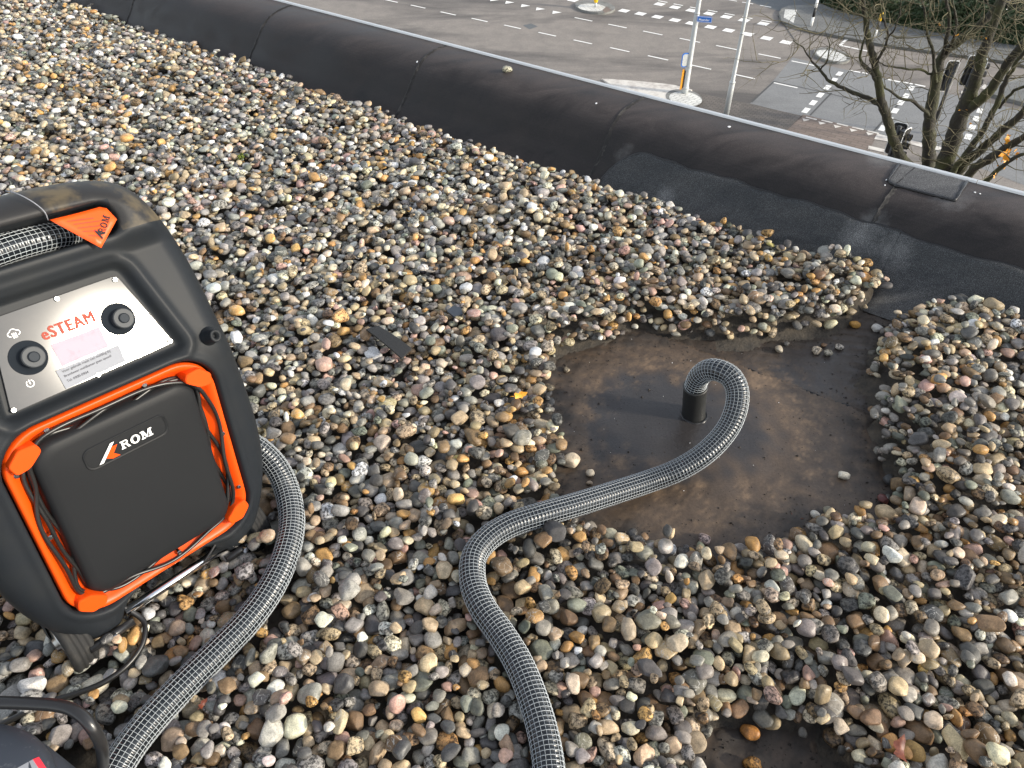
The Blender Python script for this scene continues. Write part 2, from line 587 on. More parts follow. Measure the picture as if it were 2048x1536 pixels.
PATCH2_PX = [(1405, 1500), (1440, 1470), (1480, 1452), (1530, 1462), (1590, 1478), (1640, 1500), (1690, 1545), (1660, 1580), (1450, 1580), (1420, 1545)]
PATCH = np.array([at_z(x, y, -0.03)[:2] for x, y in PATCH_PX])
PATCH2 = np.array([at_z(x, y, -0.03)[:2] for x, y in PATCH2_PX])

roof_poly = [pw(-9, N_FOOT + 0.12, 0)[:2], pw(9, N_FOOT + 0.12, 0)[:2], pw(9, -6, 0)[:2], pw(-9, -6, 0)[:2]]
roof = MB().prism(roof_poly[::-1], -0.40, -0.062).build('roof', M['soil'], smooth=False)
tag(roof, kind='structure')

# the bare sheet: gently uneven, with lap seams
GS = 0.008
gx, gy = np.meshgrid(np.arange(-0.15, 1.75, GS), np.arange(0.28, 2.4, GS), indexing='ij')
lap_a, lap_b = at_z(1290, 662, Z_ROOF)[:2], at_z(1700, 815, Z_ROOF)[:2]
ld = (lap_b - lap_a) / np.linalg.norm(lap_b - lap_a)
sd = (gx - lap_a[0]) * (-ld[1]) + (gy - lap_a[1]) * ld[0] + 0.006 * smooth_noise(gx, gy, 3, (5, 13))
pd_ = sdf(np.c_[gx.ravel(), gy.ravel()], PATCH).reshape(gx.shape)
fr1 = smooth_noise(gx, gy, 51, (9, 17, 31, 60, 95))
fr2 = smooth_noise(gx, gy, 52, (3, 6, 11, 19))
mud = np.clip(np.exp((pd_ + 0.012 + 0.035 * fr2) / 0.055), 0, 1) * sstep(-0.9, 0.5, fr1 + 0.5 * fr2)
mud = np.where((sd > 0.0) & (pd_ < 0), np.maximum(mud, 0.35 * sstep(-0.4, 0.8, fr1)), mud)
gz = Z_ROOF + 0.0022 * smooth_noise(gx, gy, 11, (2, 5, 11)) - 0.009 * sstep(-0.003, 0.004, sd)
gz += 0.005 * np.exp(-(sd / 0.012) ** 2) * (sd < 0)
gz += 0.0045 * mud * (0.5 + 0.8 * fr1) + 0.0010 * fr1 * sstep(0.1, 0.6, mud)
sd2 = (gx - 1.02) * 0.75 + (gy - 1.62) * -0.66
gz -= 0.003 * sstep(0, 0.004, sd2) * sstep(0.05, 0.045, sd2) * (sd > 0.03)
gz += 0.010 * np.exp(-(((gx - 0.46) / 0.34) ** 2 + ((gy - 1.33) / 0.32) ** 2))
# brushed arcs of dried silt round the hole
rad_ = np.hypot(gx - 0.47, (gy - 1.32) * 1.12)
ang_ = np.arctan2(gy - 1.32, gx - 0.47)
arcs = smooth_noise(rad_ * 1.0 + 0.004 * fr2, ang_ * 0.25, 61, (24, 46, 80)) * 0.35 + 0.42 * fr2 + 0.25 * fr1
silt = sstep(0.17, 0.30, rad_ + 0.06 * fr2) * sstep(0.50, 0.36, rad_ + 0.07 * fr2) * sstep(-0.15, 0.75, arcs) * (1 - mud)
wet = sstep(0.30, 0.15, np.hypot(gx - 0.40, (gy - 1.34) * 1.2) + 0.09 * fr2)
wet = np.maximum(wet, 0.8 * sstep(0.0, 0.02, sd) * (1 - mud))
keep_n = gx * NV[0] + gy * NV[1]
ii = np.arange(gx.size).reshape(gx.shape)
quads = np.stack([ii[:-1, :-1], ii[1:, :-1], ii[1:, 1:], ii[:-1, 1:]], -1).reshape(-1, 4)
quads = quads[keep_n.ravel()[quads].max(1) < N_FOOT + 0.06]
sheet = mk('roof_membrane', np.c_[gx.ravel(), gy.ravel(), gz.ravel()], quads, M['membrane'], attr=np.c_[mud.ravel(), silt.ravel(), wet.ravel(), np.ones(gx.size)])
bl = [lap_a + (lap_b - lap_a) * t for t in np.linspace(-0.05, 1.04, 90)]
bl = np.array([(p[0] + 0.003 * math.sin(k_ * 0.9) * math.sin(k_ * 0.31), p[1] + 0.004 * math.sin(k_ * 0.53 + 1), Z_ROOF - 0.001) for k_, p in enumerate(bl)])
MB().tube(bl, 0.0025 + 0.0022 * np.random.default_rng(8).random(90), 6).build('lap_edge', M['bitumen'], sheet)
tag(sheet, kind='structure')


def membrane_z(x, y):
    i = int(np.clip(round((x + 0.15) / GS), 0, gx.shape[0] - 1))
    j = int(np.clip(round((y - 0.28) / GS), 0, gx.shape[1] - 1))
    return float(gz[i, j])


# ---------------------------------------------------------------- parapet
PROF = spline(np.array([(N_FOOT - 0.10, -0.056), (N_FOOT - 0.01, -0.046), (N_FOOT + 0.055, -0.012), (N_FOOT + 0.105, 0.045), (N_FOOT + 0.15, 0.11), (N_FOOT + 0.195, 0.165),
                        (N_FOOT + 0.25, 0.198), (N_FOOT + 0.32, 0.212), (N_FOOT + 0.395, 0.214)]), 0.008)
PROF_S = np.r_[0, np.cumsum(np.linalg.norm(np.diff(PROF, axis=0), axis=1))]
PROF_S /= PROF_S[-1]
PT = np.gradient(PROF, axis=0)
PT /= np.linalg.norm(PT, axis=1)[:, None]
SEAMS = [tn(at_z(240, 52, 0.0))[0], tn(at_z(485, 132, 0.0))[0], tn(at_z(790, 228, 0.0))[0], tn(at_z(1180, 348, 0.0))[0], tn(at_z(1742, 440, 0.09))[0]]
SEAMS = [SEAMS[0] - 1.0] + SEAMS + [SEAMS[-1] + 1.05]
SLANT = 0.05


def par_point(t, q, off=0.0):
    n = np.interp(q, PROF_S, PROF[:, 0])
    z = np.interp(q, PROF_S, PROF[:, 1])
    tx = np.interp(q, PROF_S, PT[:, 0])
    tz = np.interp(q, PROF_S, PT[:, 1])
    ts = t - SLANT * (q - 0.2)
    fr = np.interp(ts, SEAMS, np.arange(len(SEAMS)))
    b = np.abs(np.sin(np.pi * fr)) ** 0.7
    o = off + 0.010 * (b - 0.5) * np.sin(np.pi * np.clip(q, 0, 1)) + 0.005 * smooth_noise(t, q * 0.6, 5, (1.1, 2.3)) * np.sin(np.pi * np.clip(q * 1.02, 0, 1))
    n2, z2 = n - tz * o, z + tx * o
    return np.stack([DV[0] * t + NV[0] * n2, DV[1] * t + NV[1] * n2, z2], -1)


def par_sheet(name, t0, t1, qlo, qhi, off, material, parent, nt_, nq, edge=None):
    tt = np.linspace(t0, t1, nt_)
    rows = []
    for t in tt:
        lo, hi = qlo, qhi(t) if callable(qhi) else qhi
        rows.append(par_point(np.full(nq, t), np.linspace(lo, hi, nq), off))
    V = np.array(rows)
    # a thin lip at the upper edge and at both ends, down to the sheet below
    lip = np.array([par_point(np.array([t]), np.array([(qhi(t) if callable(qhi) else qhi) + 0.004]), off * 0.1)[0] for t in tt])
    V = np.concatenate([V, lip[:, None]], 1)
    e0 = par_point(np.full(nq + 1, t0 - 0.004), np.linspace(qlo, (qhi(t0) if callable(qhi) else qhi), nq + 1), off * 0.1)
    e1 = par_point(np.full(nq + 1, t1 + 0.004), np.linspace(qlo, (qhi(t1) if callable(qhi) else qhi), nq + 1), off * 0.1)
    V = np.concatenate([e0[None], V, e1[None]], 0)
    n0, n1 = V.shape[:2]
    k = np.arange(n0 * n1).reshape(n0, n1)
    F = np.stack([k[:-1, :-1], k[1:, :-1], k[1:, 1:], k[:-1, 1:]], -1).reshape(-1, 4)
    return mk(name, V.reshape(-1, 3), F, material, parent)


par = thing('parapet', pw(0, N_FOOT + 0.2, Z_ROOF), 'low rounded parapet covered in black roofing felt with a white metal edge above the street', 'parapet')
TA, TB = -6.6, 3.2
tt = np.linspace(TA, TB, 620)
qq = np.linspace(0, 1, 46)
V = par_point(np.repeat(tt, 46), np.tile(qq, 620))
k = np.arange(620 * 46).reshape(620, 46)
F = np.stack([k[:-1, :-1], k[1:, :-1], k[1:, 1:], k[:-1, 1:]], -1).reshape(-1, 4)
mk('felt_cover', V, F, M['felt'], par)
for si, ts in enumerate(SEAMS):
    if not (TA + .1 < ts < TB - .1):
        continue
    r_ = np.random.default_rng(si)
    qs = np.linspace(0.03, 0.985, 70)
    ce = ts + SLANT * (qs - 0.2) + 0.006 * np.sin(qs * 9 + si) + r_.normal(0, 0.0012, 70)
    wd = 0.0030 + r_.uniform(-0.0008, 0.0010, 70)
    rows = [par_point(ce + a * wd, qs, h) for a, h in ((-1, 0.0002), (-0.6, 0.003), (0.6, 0.003), (1, 0.0002))]
    rows.append(par_point(ce + 3.2 * wd, qs, 0.0012))
    rows.append(par_point(ce + 3.6 * wd, qs, -0.001))
    VV = np.array(rows)
    kk = np.arange(VV.shape[0] * 70).reshape(VV.shape[0], 70)
    FF = np.stack([kk[:-1, :-1], kk[:-1, 1:], kk[1:, 1:], kk[1:, :-1]], -1).reshape(-1, 4)
    mk('seam', VV.reshape(-1, 3), FF, M['seam'], par)

t3, t4 = SEAMS[4], SEAMS[5]
tp0, tp1 = t3 + 0.045, tn(at_z(1775, 520, 0.03))[0]


def q_hi(t):
    a = np.clip((t - tp0) / 0.16, 0, 1)
    return 0.10 + 0.43 * math.sqrt(max(0.0, 1 - (1 - a) ** 2.2)) + 0.006 * math.sin(t * 21) + 0.004 * math.sin(t * 53)


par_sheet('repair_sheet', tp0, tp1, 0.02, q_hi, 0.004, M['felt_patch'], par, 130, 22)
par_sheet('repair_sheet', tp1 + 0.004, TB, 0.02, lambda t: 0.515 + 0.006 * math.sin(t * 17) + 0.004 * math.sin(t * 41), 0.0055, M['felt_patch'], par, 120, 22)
# molten bead along the upper edge of the repair sheets
for a, b, fn in ((tp0, TB, lambda t: q_hi(t) if t < tp1 else 0.515 + 0.006 * math.sin(t * 17) + 0.004 * math.sin(t * 41)),):
    ts_ = np.linspace(a + 0.01, b, 330)
    qs_ = np.array([fn(t) for t in ts_]) + 0.004
    mbt = MB().tube(par_point(ts_, qs_, 0.001), 0.0028 + 0.002 * rng.random(330), 6)
    mbt.build('bitumen_bead', M['bitumen'], par)
# short cap patch by the metal edge
tc0, tc1 = tn(at_z(1792, 345, 0.2))[0], tn(at_z(1925, 375, 0.2))[0]


def q_lo_cap(t):
    a = np.clip((t - tc0) / 0.03, 0, 1)
    return 0.775 + 0.02 * (1 - math.sqrt(max(0, 1 - (1 - a) ** 2)))


rows = []
tcs = np.linspace(tc0, tc1, 40)
for t in tcs:
    q0 = q_lo_cap(t)
    rows.append(np.vstack([par_point(np.array([t]), np.array([q0 - 0.004]), 0.0005), par_point(np.full(12, t), np.linspace(q0, 0.985, 12), 0.0028)]))
V = np.array(rows)
V = np.concatenate([par_point(np.full(13, tc0 - 0.003), np.linspace(q_lo_cap(tc0) - 0.004, 0.985, 13), 0.0005)[None], V,
                    par_point(np.full(13, tc1 + 0.003), np.linspace(q_lo_cap(tc1) - 0.004, 0.985, 13), 0.0005)[None]], 0)
k = np.arange(V.shape[0] * 13).reshape(V.shape[0], 13)
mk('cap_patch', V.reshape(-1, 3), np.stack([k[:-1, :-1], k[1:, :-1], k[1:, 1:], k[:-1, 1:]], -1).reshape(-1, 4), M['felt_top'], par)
bead = np.vstack([par_point(np.full(10, tc0 - 0.004), np.linspace(0.975, 0.785, 10), 0.002), par_point(tcs, np.array([q_lo_cap(t) - 0.006 for t in tcs]), 0.002),
                  par_point(np.full(10, tc1 + 0.004), np.linspace(0.785, 0.975, 10), 0.002)])
MB().tube(bead, 0.003 + 0.0035 * rng.random(len(bead)), 6).build('bitumen_bead', M['bitumen'], par)

# white metal edge and the wall face below it
NE = PROF[-1, 0]
TJ = tn(at_z(1962, 352, 0.21))[0]
for a, b in ((TA, TJ - 0.001), (TJ + 0.001, TB)):
    e = MB()
    pr = [(NE - 0.004, 0.206), (NE - 0.003, 0.221), (NE + 0.001, 0.225), (NE + 0.005, 0.2235), (NE + 0.007, 0.221), (NE + 0.007, 0.12), (NE + 0.004, 0.12), (NE + 0.004, 0.206)]
    m_ = max(2, int((b - a) / 0.5))
    tz_ = np.linspace(a, b, m_)
    vv = [pw(t, n + 0.0012 * math.sin(t * 1.7), z) for t in tz_ for n, z in pr]
    ff = [(i * 8 + j, i * 8 + (j + 1) % 8, (i + 1) * 8 + (j + 1) % 8, (i + 1) * 8 + j) for i in range(m_ - 1) for j in range(8)]
    ff += [tuple(range(8))[::-1], tuple((m_ - 1) * 8 + j for j in range(8))]
    e.add(vv, ff).build('edge_trim', M['white_alu'], par, smooth=False)
fw = [pw(TA, NE - 0.26, 0)[:2], pw(TB, NE - 0.26, 0)[:2], pw(TB, NE + 0.008, 0)[:2], pw(TA, NE + 0.008, 0)[:2]]
MB().prism(fw, -10.2, -0.07).build('outer_wall', M['wall'], par, smooth=False)
fw = [pw(TA, NE - 0.06, 0)[:2], pw(TB, NE - 0.06, 0)[:2], pw(TB, NE + 0.006, 0)[:2], pw(TA, NE + 0.006, 0)[:2]]
MB().prism(fw, -0.069, 0.195).build('core', M['wall'], par, smooth=False)
for x, y, z, s in ((1787, 328, 0.2, 0.004), (1752, 418, 0.1, 0.006), (1748, 430, 0.09, 0.004), (1930, 428, 0.14, 0.006), (1940, 431, 0.14, 0.005), (834, 125, 0.18, 0.008), (1457, 262, 0.2, 0.010), (1192, 212, 0.19, 0.007)):
    t, n = tn(at_z(x, y, z))
    q = float(np.interp(n, PROF[:, 0], PROF_S))
    an = np.linspace(0, 2 * math.pi, 10)[:-1]
    rr = 0.6 * s * (0.7 + 0.5 * rng.random(9))
    P_ = par_point(t + rr * np.cos(an), np.clip(q + rr * np.sin(an) / 0.52, 0, 1), 0.0012)
    mk('dropping', np.vstack([P_, par_point(np.array([t]), np.array([q]), 0.003)]), [(i, (i + 1) % 9, 9) for i in range(9)], M['white_print'], par)
# ---------------------------------------------------------------- gravel
RES = 0.004
X0, X1, Y0, Y1 = -4.3, 2.3, 0.05, 5.75
nx, ny = int((X1 - X0) / RES), int((Y1 - Y0) / RES)
cs = 5                                                    # coarse cells for the distance fields
cx, cy = np.meshgrid(X0 + (np.arange(nx // cs + 1) * cs + cs / 2) * RES, Y0 + (np.arange(ny // cs + 1) * cs + cs / 2) * RES, indexing='ij')
PC = np.c_[cx.ravel(), cy.ravel()]
dpatch = sdf(PC, PATCH).reshape(cx.shape)
dpatch2 = sdf(PC, PATCH2).reshape(cx.shape)
dp = np.minimum(dpatch, dpatch2) + 0.010 * smooth_noise(cx, cy, 21, (4, 9, 17))
nn_ = cx * NV[0] + cy * NV[1]
tt_ = cx * DV[0] + cy * DV[1]
edge_n = N_FOOT + 0.028 + 0.018 * smooth_noise(tt_, tt_ * 0.3, 31, (1.2, 3.1)) - 0.03 * sstep(-0.3, -1.6, -tt_) + 0.05 * sstep(2.6, 4.2, -tt_)
dpar = edge_n - nn_
T = 0.004 + 0.012 * smooth_noise(cx, cy, 41, (0.7, 1.5, 3.0))
T += 0.030 * np.exp(-((dpatch - 0.16) / 0.09) ** 2) * sstep(0.6, 1.1, cx)
T += 0.020 * np.exp(-((dpatch - 0.12) / 0.08) ** 2) * sstep(1.5, 1.9, cy)
T -= 0.014 * np.exp(-np.clip(dpar, 0, 1) / 0.10)
T = np.minimum(T, Z_ROOF + 0.018 + np.clip(dp, 0, 1) * 0.75)
T = np.where(dp < 0.014, -0.2, T)
T = np.where(dpar < 0.0, -0.2, T)
# kept to what this and a neighbouring view can see
left = -0.86 - (cy - 0.488) * 0.513 - 0.75
right = 0.86 + (cy - 0.488) * 0.513 + 0.75
T = np.where((cx < left) | (cx > right), -0.2, T)
BASE = np.maximum(Z_ROOF, T - 0.023)
BASE = np.where(T < -0.1, Z_ROOF, BASE)
up = lambda A: np.repeat(np.repeat(A, cs, 0), cs, 1)[:nx, :ny].astype(np.float32)
TF, H = up(T), up(BASE)
# hidden bed under the stones
kk = np.arange(cx.size).reshape(cx.shape)
bq = np.stack([kk[:-1, :-1], kk[1:, :-1], kk[1:, 1:], kk[:-1, 1:]], -1)[::1, ::1].reshape(-1, 4)
st = 3
sub = np.ix_(np.arange(0, cx.shape[0], st), np.arange(0, cx.shape[1], st))
bx_, by_, bz_ = cx[sub], cy[sub], (np.where(T < -0.1, Z_ROOF - 0.012, np.maximum(BASE - 0.004, Z_ROOF - 0.012)))[sub]
bk = np.arange(bx_.size).reshape(bx_.shape)
bq = np.stack([bk[:-1, :-1], bk[1:, :-1], bk[1:, 1:], bk[:-1, 1:]], -1).reshape(-1, 4)
bq = bq[dpar[sub].ravel()[bq].min(1) > -0.04]
bed = mk('gravel_bed', np.c_[bx_.ravel(), by_.ravel(), bz_.ravel()], bq, M['soil'])
tag(bed, kind='structure')

# ways of the two hoses over the stones
HR = 0.0266


def pz(lst):
    return np.array([at_z(x, y, z) for x, y, z in lst])


cb = at_z(1386, 838, -0.052)
ct = at_z(1391, 772, 0.076)
path_b = pz([(1386, 810, 0.010), (1390, 775, 0.070), (1400, 752, 0.115), (1418, 740, 0.145), (1441, 742, 0.160), (1463, 756, 0.155), (1475, 785, 0.135), (1470, 825, 0.105),
             (1450, 865, 0.070), (1412, 905, 0.040), (1360, 938, 0.010), (1300, 962, -0.010), (1230, 985, 0.004), (1150, 1010, 0.030), (1080, 1030, 0.047), (1020, 1050, 0.050),
             (975, 1078, 0.050), (948, 1115, 0.048), (946, 1165, 0.046), (965, 1215, 0.046), (1000, 1265, 0.042), (1034, 1320, 0.042), (1060, 1380, 0.042), (1082, 1450, 0.042),
             (1096, 1520, 0.042), (1102, 1600, 0.042), (1100, 1720, 0.042)])
path_b[0], path_b[1] = cb + (ct - cb) * 0.75, ct
path_a = pz([(430, 860, 0.16), (500, 888, 0.135), (545, 925, 0.10), (572, 975, 0.065), (584, 1040, 0.048), (572, 1110, 0.045), (540, 1180, 0.045), (494, 1243, 0.045), (434, 1305, 0.045),
             (366, 1372, 0.045), (304, 1438, 0.045), (254, 1502, 0.045), (216, 1570, 0.045), (190, 1660, 0.045), (200, 1760, 0.045)])
# pool of stone poses with their footprints
NPOOL = 700
pool = []
pr_ = np.random.default_rng(99)
for i in range(NPOOL):
    a = float(np.clip(0.0128 * math.exp(pr_.normal(0, 0.30)), 0.0075, 0.029))
    b = a * pr_.uniform(0.62, 0.95)
    c = min(b, a * pr_.uniform(0.38, 0.66))
    yaw = pr_.uniform(0, 2 * math.pi)
    tx, ty = pr_.normal(0, 0.20, 2)
    if pr_.random() < 0.10:
        tx, ty = pr_.normal(0, 0.8, 2)
    cz, sz = math.cos(yaw), math.sin(yaw)
    Rz = np.array([[cz, -sz, 0], [sz, cz, 0], [0, 0, 1]])
    Rx = np.array([[1, 0, 0], [0, math.cos(tx), -math.sin(tx)], [0, math.sin(tx), math.cos(tx)]])
    Ry = np.array([[math.cos(ty), 0, math.sin(ty)], [0, 1, 0], [-math.sin(ty), 0, math.cos(ty)]])
    Rm = Ry @ Rx @ Rz
    ax = np.array([a, b, c])
    Q = Rm @ np.diag(1 / ax ** 2) @ Rm.T
    w = int(math.ceil(a / RES)) + 1
    gi = np.arange(-w, w + 1)
    px_, py_ = np.meshgrid(gi * RES, gi * RES, indexing='ij')
    lin = Q[0, 2] * px_ + Q[1, 2] * py_
    disc = lin ** 2 - Q[2, 2] * (Q[0, 0] * px_ ** 2 + 2 * Q[0, 1] * px_ * py_ + Q[1, 1] * py_ ** 2 - 1)
    ok = disc > 0
    sq = np.sqrt(np.where(ok, disc, 0))
    zl = ((-lin - sq) / Q[2, 2]).astype(np.float32)
    zu = ((-lin + sq) / Q[2, 2]).astype(np.float32)
    pool.append((Rm, ax, w, ok, zl, zu))

valid = np.argwhere(TF > -0.1)
area = len(valid) * RES * RES
stones = []
dr = np.random.default_rng(5)
NTRY = int(area * 6000)
KC = 14
cand = valid[dr.integers(0, len(valid), (NTRY, KC))]
pidx = dr.integers(0, NPOOL, NTRY)
kth_cache = {}
for i in range(NTRY):
    c = cand[i]
    de = TF[c[:, 0], c[:, 1]] - H[c[:, 0], c[:, 1]]
    j = int(de.argmax())
    if de[j] < 0.0025:
        continue
    ix, iy = int(c[j, 0]), int(c[j, 1])
    Rm, ax, w, ok, zl, zu = pool[pidx[i]]
    if ix - w < 0 or iy - w < 0 or ix + w + 1 > nx or iy + w + 1 > ny:
        continue
    h = H[ix - w:ix + w + 1, iy - w:iy + w + 1]
    d = (h - zl)[ok]
    zc = float(np.partition(d, int(len(d) * 0.78))[int(len(d) * 0.78)])
    top = zc + zu
    np.maximum(h, np.where(ok, top, -1), out=h)
    stones.append((ix, iy, zc, pidx[i]))
# stones that ended up buried are dropped
vis = []
for (ix, iy, zc, p) in stones:
    Rm, ax, w, ok, zl, zu = pool[p]
    h = H[ix - w:ix + w + 1, iy - w:iy + w + 1]
    vis.append(((zc + zu >= h - 0.0008) & ok).sum() / ok.sum())
vis = np.array(vis)
SX = np.array([X0 + (s[0] + 0.5) * RES for s in stones]) + dr.uniform(-.5, .5, len(stones)) * RES
SY = np.array([Y0 + (s[1] + 0.5) * RES for s in stones]) + dr.uniform(-.5, .5, len(stones)) * RES
SZ = np.array([s[2] for s in stones])
SPi = np.array([s[3] for s in stones])
keep = vis > 0.22
# no stone may stand inside a hose, a wheel or the drum at the corner
axs = np.array([pool[p][1] for p in SPi])
P3 = np.c_[SX, SY, SZ]
for pth, rr_ in ((path_a, 0.0262), (path_b, HR)):
    Q3 = spline(pth, 0.006)
    for a_ in range(0, len(P3), 4000):
        dd = np.sqrt(((P3[a_:a_ + 4000, None] - Q3[None]) ** 2).sum(-1)).min(1)
        keep[a_:a_ + 4000] &= dd > rr_ + 0.72 * axs[a_:a_ + 4000, 1]
cz_ = at_z(-45, 1600, 0.235)
keep &= (np.hypot(SX - cz_[0], SY - cz_[1]) > 0.155)
SX, SY, SZ, SPi, vis = SX[keep], SY[keep], SZ[keep], SPi[keep], vis[keep]


def surface_z(x, y):
    i, j = int((x - X0) / RES), int((y - Y0) / RES)
    if 0 <= i < nx and 0 <= j < ny:
        return float(H[i, j])
    return 0.0


def lay_z(x, y, r=0.012, lift=0.003):
    """level of the stones under a pixel"""
    z = 0.02
    for _ in range(4):
        P = at_z(x, y, z)
        i, j, k_ = int((P[0] - X0) / RES), int((P[1] - Y0) / RES), max(1, int(r / RES))
        z = float(H[i - k_:i + k_ + 1, j - k_:j + k_ + 1].max()) + lift
    return z


def ico(sub):
    bm = bmesh.new()
    bmesh.ops.create_icosphere(bm, subdivisions=sub, radius=1.0)
    v = np.array([x.co[:] for x in bm.verts])
    f = np.array([[x.index for x in q.verts] for q in bm.faces])
    bm.free()
    return v, f


ICO = {1: ico(1), 2: ico(2), 3: ico(3), 4: ico(4)}
NSH = 40
SHAPES = {}
for s_ in (1, 2, 3, 4):
    v0, f0 = ICO[s_]
    lst = []
    for k_ in range(NSH):
        r_ = np.random.default_rng(1000 + k_)
        v = v0.copy()
        pw_ = r_.uniform(0.74, 1.0)
        v = np.sign(v) * np.abs(v) ** pw_
        rad = np.ones(len(v0))
        for fr_, am in ((1.6, 0.10), (2.6, 0.06), (4.2, 0.03)):
            for _ in range(3):
                d_ = r_.normal(size=3)
                d_ /= np.linalg.norm(d_)
                rad += am * r_.uniform(0.3, 1) * np.sin(fr_ * (v0 @ d_) * 1.6 + r_.uniform(0, 6.28))
        for _ in range(r_.integers(0, 6)):                 # worn facets
            d_ = r_.normal(size=3)
            d_ /= np.linalg.norm(d_)
            h_ = r_.uniform(0.55, 0.85)
            pr2 = (v * rad[:, None]) @ d_
            ex = np.maximum(pr2 - h_, 0) * 0.8
            v = v - (ex / rad)[:, None] * d_
        v = v * rad[:, None]
        v /= np.abs(v).max(0)
        lst.append(v)
    SHAPES[s_] = lst
PAL = [('grey', (0.215, 0.206, 0.190), 27), ('dark grey', (0.080, 0.079, 0.077), 15), ('beige', (0.345, 0.275, 0.180), 19), ('cream', (0.52, 0.455, 0.345), 9),
       ('white', (0.53, 0.51, 0.47), 7), ('ochre', (0.38, 0.225, 0.085), 4), ('brown', (0.165, 0.110, 0.062), 8), ('pinkish', (0.37, 0.245, 0.205), 3),
       ('greenish grey', (0.165, 0.175, 0.142), 4)]
PN = [p[0] for p in PAL]
PCOL = np.array([p[1] for p in PAL])
PWT = np.array([p[2] for p in PAL], float)
ns = len(SX)
dirty = np.clip(np.interp(np.sqrt((SX - 0.7) ** 2 + (SY - 0.9) ** 2), [0.5, 1.6], [1, 0]), 0, 1)
u1 = dr.random(ns)
wc = np.cumsum(PWT / PWT.sum())
wt2 = PWT * np.array([0.85, 1.0, 1.1, 0.75, 0.6, 1.6, 1.8, 0.9, 1.2])
wd_ = np.cumsum(wt2 / wt2.sum())
ci = np.where(dr.random(ns) < dirty, np.searchsorted(wd_, u1), np.searchsorted(wc, u1))
ci = np.clip(ci, 0, len(PAL) - 1)
scol = 1.38 * PCOL[ci] * np.exp(dr.normal(0, 0.20, ns))[:, None] * np.exp(dr.normal(0, 0.03, (ns, 3)))
# stones shovelled off the bare patch are still muddy
scol = scol * (1 - 0.22 * dirty[:, None] * np.array([0.8, 1.0, 1.25]))
scol = np.clip(scol, 0.02, 0.68)
salpha = dr.random(ns)
sshape = dr.integers(0, NSH, ns)
px_s, py_s, zc_s = proj(np.c_[SX, SY, SZ])
size_px = np.array([pool[p][1][0] * pool[p][1][1] for p in SPi]) / zc_s ** 2 * vis
inview = (px_s > 5) & (px_s < 2043) & (py_s > 5) & (py_s < 1531)


def stone_geo(i, s_):
    Rm, ax = pool[SPi[i]][:2]
    return SHAPES[s_][sshape[i]] * ax @ Rm.T + np.array([SX[i], SY[i], SZ[i]])


# hidden under the machine's front or other things: those do not count as the largest
behind = (px_s < 560) & (py_s > 360) & (py_s < 1290) & (px_s < 545)
order = np.argsort(-np.where(inview & ~behind & (vis > 0.5), size_px, 0))
single = set(order[:300].tolist())
dist_s = np.sqrt(SX ** 2 + SY ** 2 + CAM_H ** 2)


def batch(idx, s_):
    f0 = ICO[s_][1]
    nv = len(ICO[s_][0])
    Vv = np.concatenate([stone_geo(i, s_) for i in idx])
    Ff = (f0[None] + (np.arange(len(idx)) * nv)[:, None, None]).reshape(-1, 3)
    Cc = np.repeat(np.c_[scol[idx], salpha[idx]], nv, 0)
    return Vv, Ff, Cc
rest = np.array([i for i in range(ns) if i not in single])
near = rest[(dist_s[rest] < 1.62) & inview[rest] & (vis[rest] > 0.35)]
far = np.setdiff1d(rest, near)
wide = (px_s[far] > -30) & (px_s[far] < 2078) & (py_s[far] < 1570) & (py_s[far] > -40)
Va, Fa, Ca = batch(near, 3)
Vb, Fb, Cb = batch(far[wide], 2)
Vc, Fc, Cc_ = batch(far[~wide], 1)                        # just outside the frame: coarser
grav = mk('gravel', np.vstack([Va, Vb, Vc]), np.vstack([Fa, Fb + len(Va), Fc + len(Va) + len(Vb)]), M['pebble'], origin=(0, 2.0, 0), attr=np.vstack([Ca, Cb, Cc_]))
tag(grav, 'rounded grey, beige and brown pebbles covering the flat roof up to the black parapet', 'gravel', kind='stuff')
rows = {}
SHN = {0: 'round', 1: 'oval', 2: 'long'}
for i in sorted(single):
    V_ = stone_geo(i, 4 if size_px[i] > np.median(size_px[order[:300]]) * 1.1 else 3)
    s_ = 4 if len(V_) == len(ICO[4][0]) else 3
    o = mk('pebble', V_, ICO[s_][1], M['pebble'], origin=(SX[i], SY[i], SZ[i]), attr=np.tile(np.r_[scol[i], salpha[i]], (len(V_), 1)))
    ax = pool[SPi[i]][1]
    form = SHN[0 if ax[1] / ax[0] > 0.86 else 1 if ax[1] / ax[0] > 0.72 else 2]
    if px_s[i] < 230 + (1536 - py_s[i]) * 0.9 and px_s[i] < 560:
        where = 'left of the hose leaving the machine'
    elif px_s[i] < 1090:
        where = 'between the two netted hoses'
    elif px_s[i] < 1400:
        where = 'just right of the curving hose'
    else:
        where = 'at the lower right'
    nm = PN[ci[i]]
    look = 'speckled ' if salpha[i] > 0.73 else 'veined ' if salpha[i] < 0.11 else ''
    rows.setdefault((look + form + ' ' + nm, where), []).append((px_s[i], o))
ORD = ['leftmost', 'second from the left', 'third from the left', 'fourth from the left', 'fifth from the left', 'sixth from the left', 'seventh from the left', 'eighth from the left',
       'ninth from the left', 'tenth from the left', 'eleventh from the left', 'twelfth from the left', 'thirteenth from the left', 'fourteenth from the left']
for (kind_, where), lst in rows.items():
    lst.sort(key=lambda q: q[0])
    for r_, (_, o) in enumerate(lst):
        pos = '' if len(lst) == 1 else ', rightmost' if r_ == len(lst) - 1 else ', ' + ORD[min(r_, len(ORD) - 1)]
        tag(o, f'{kind_} pebble {where}{pos}', 'pebble', 'largest pebbles of the gravel')


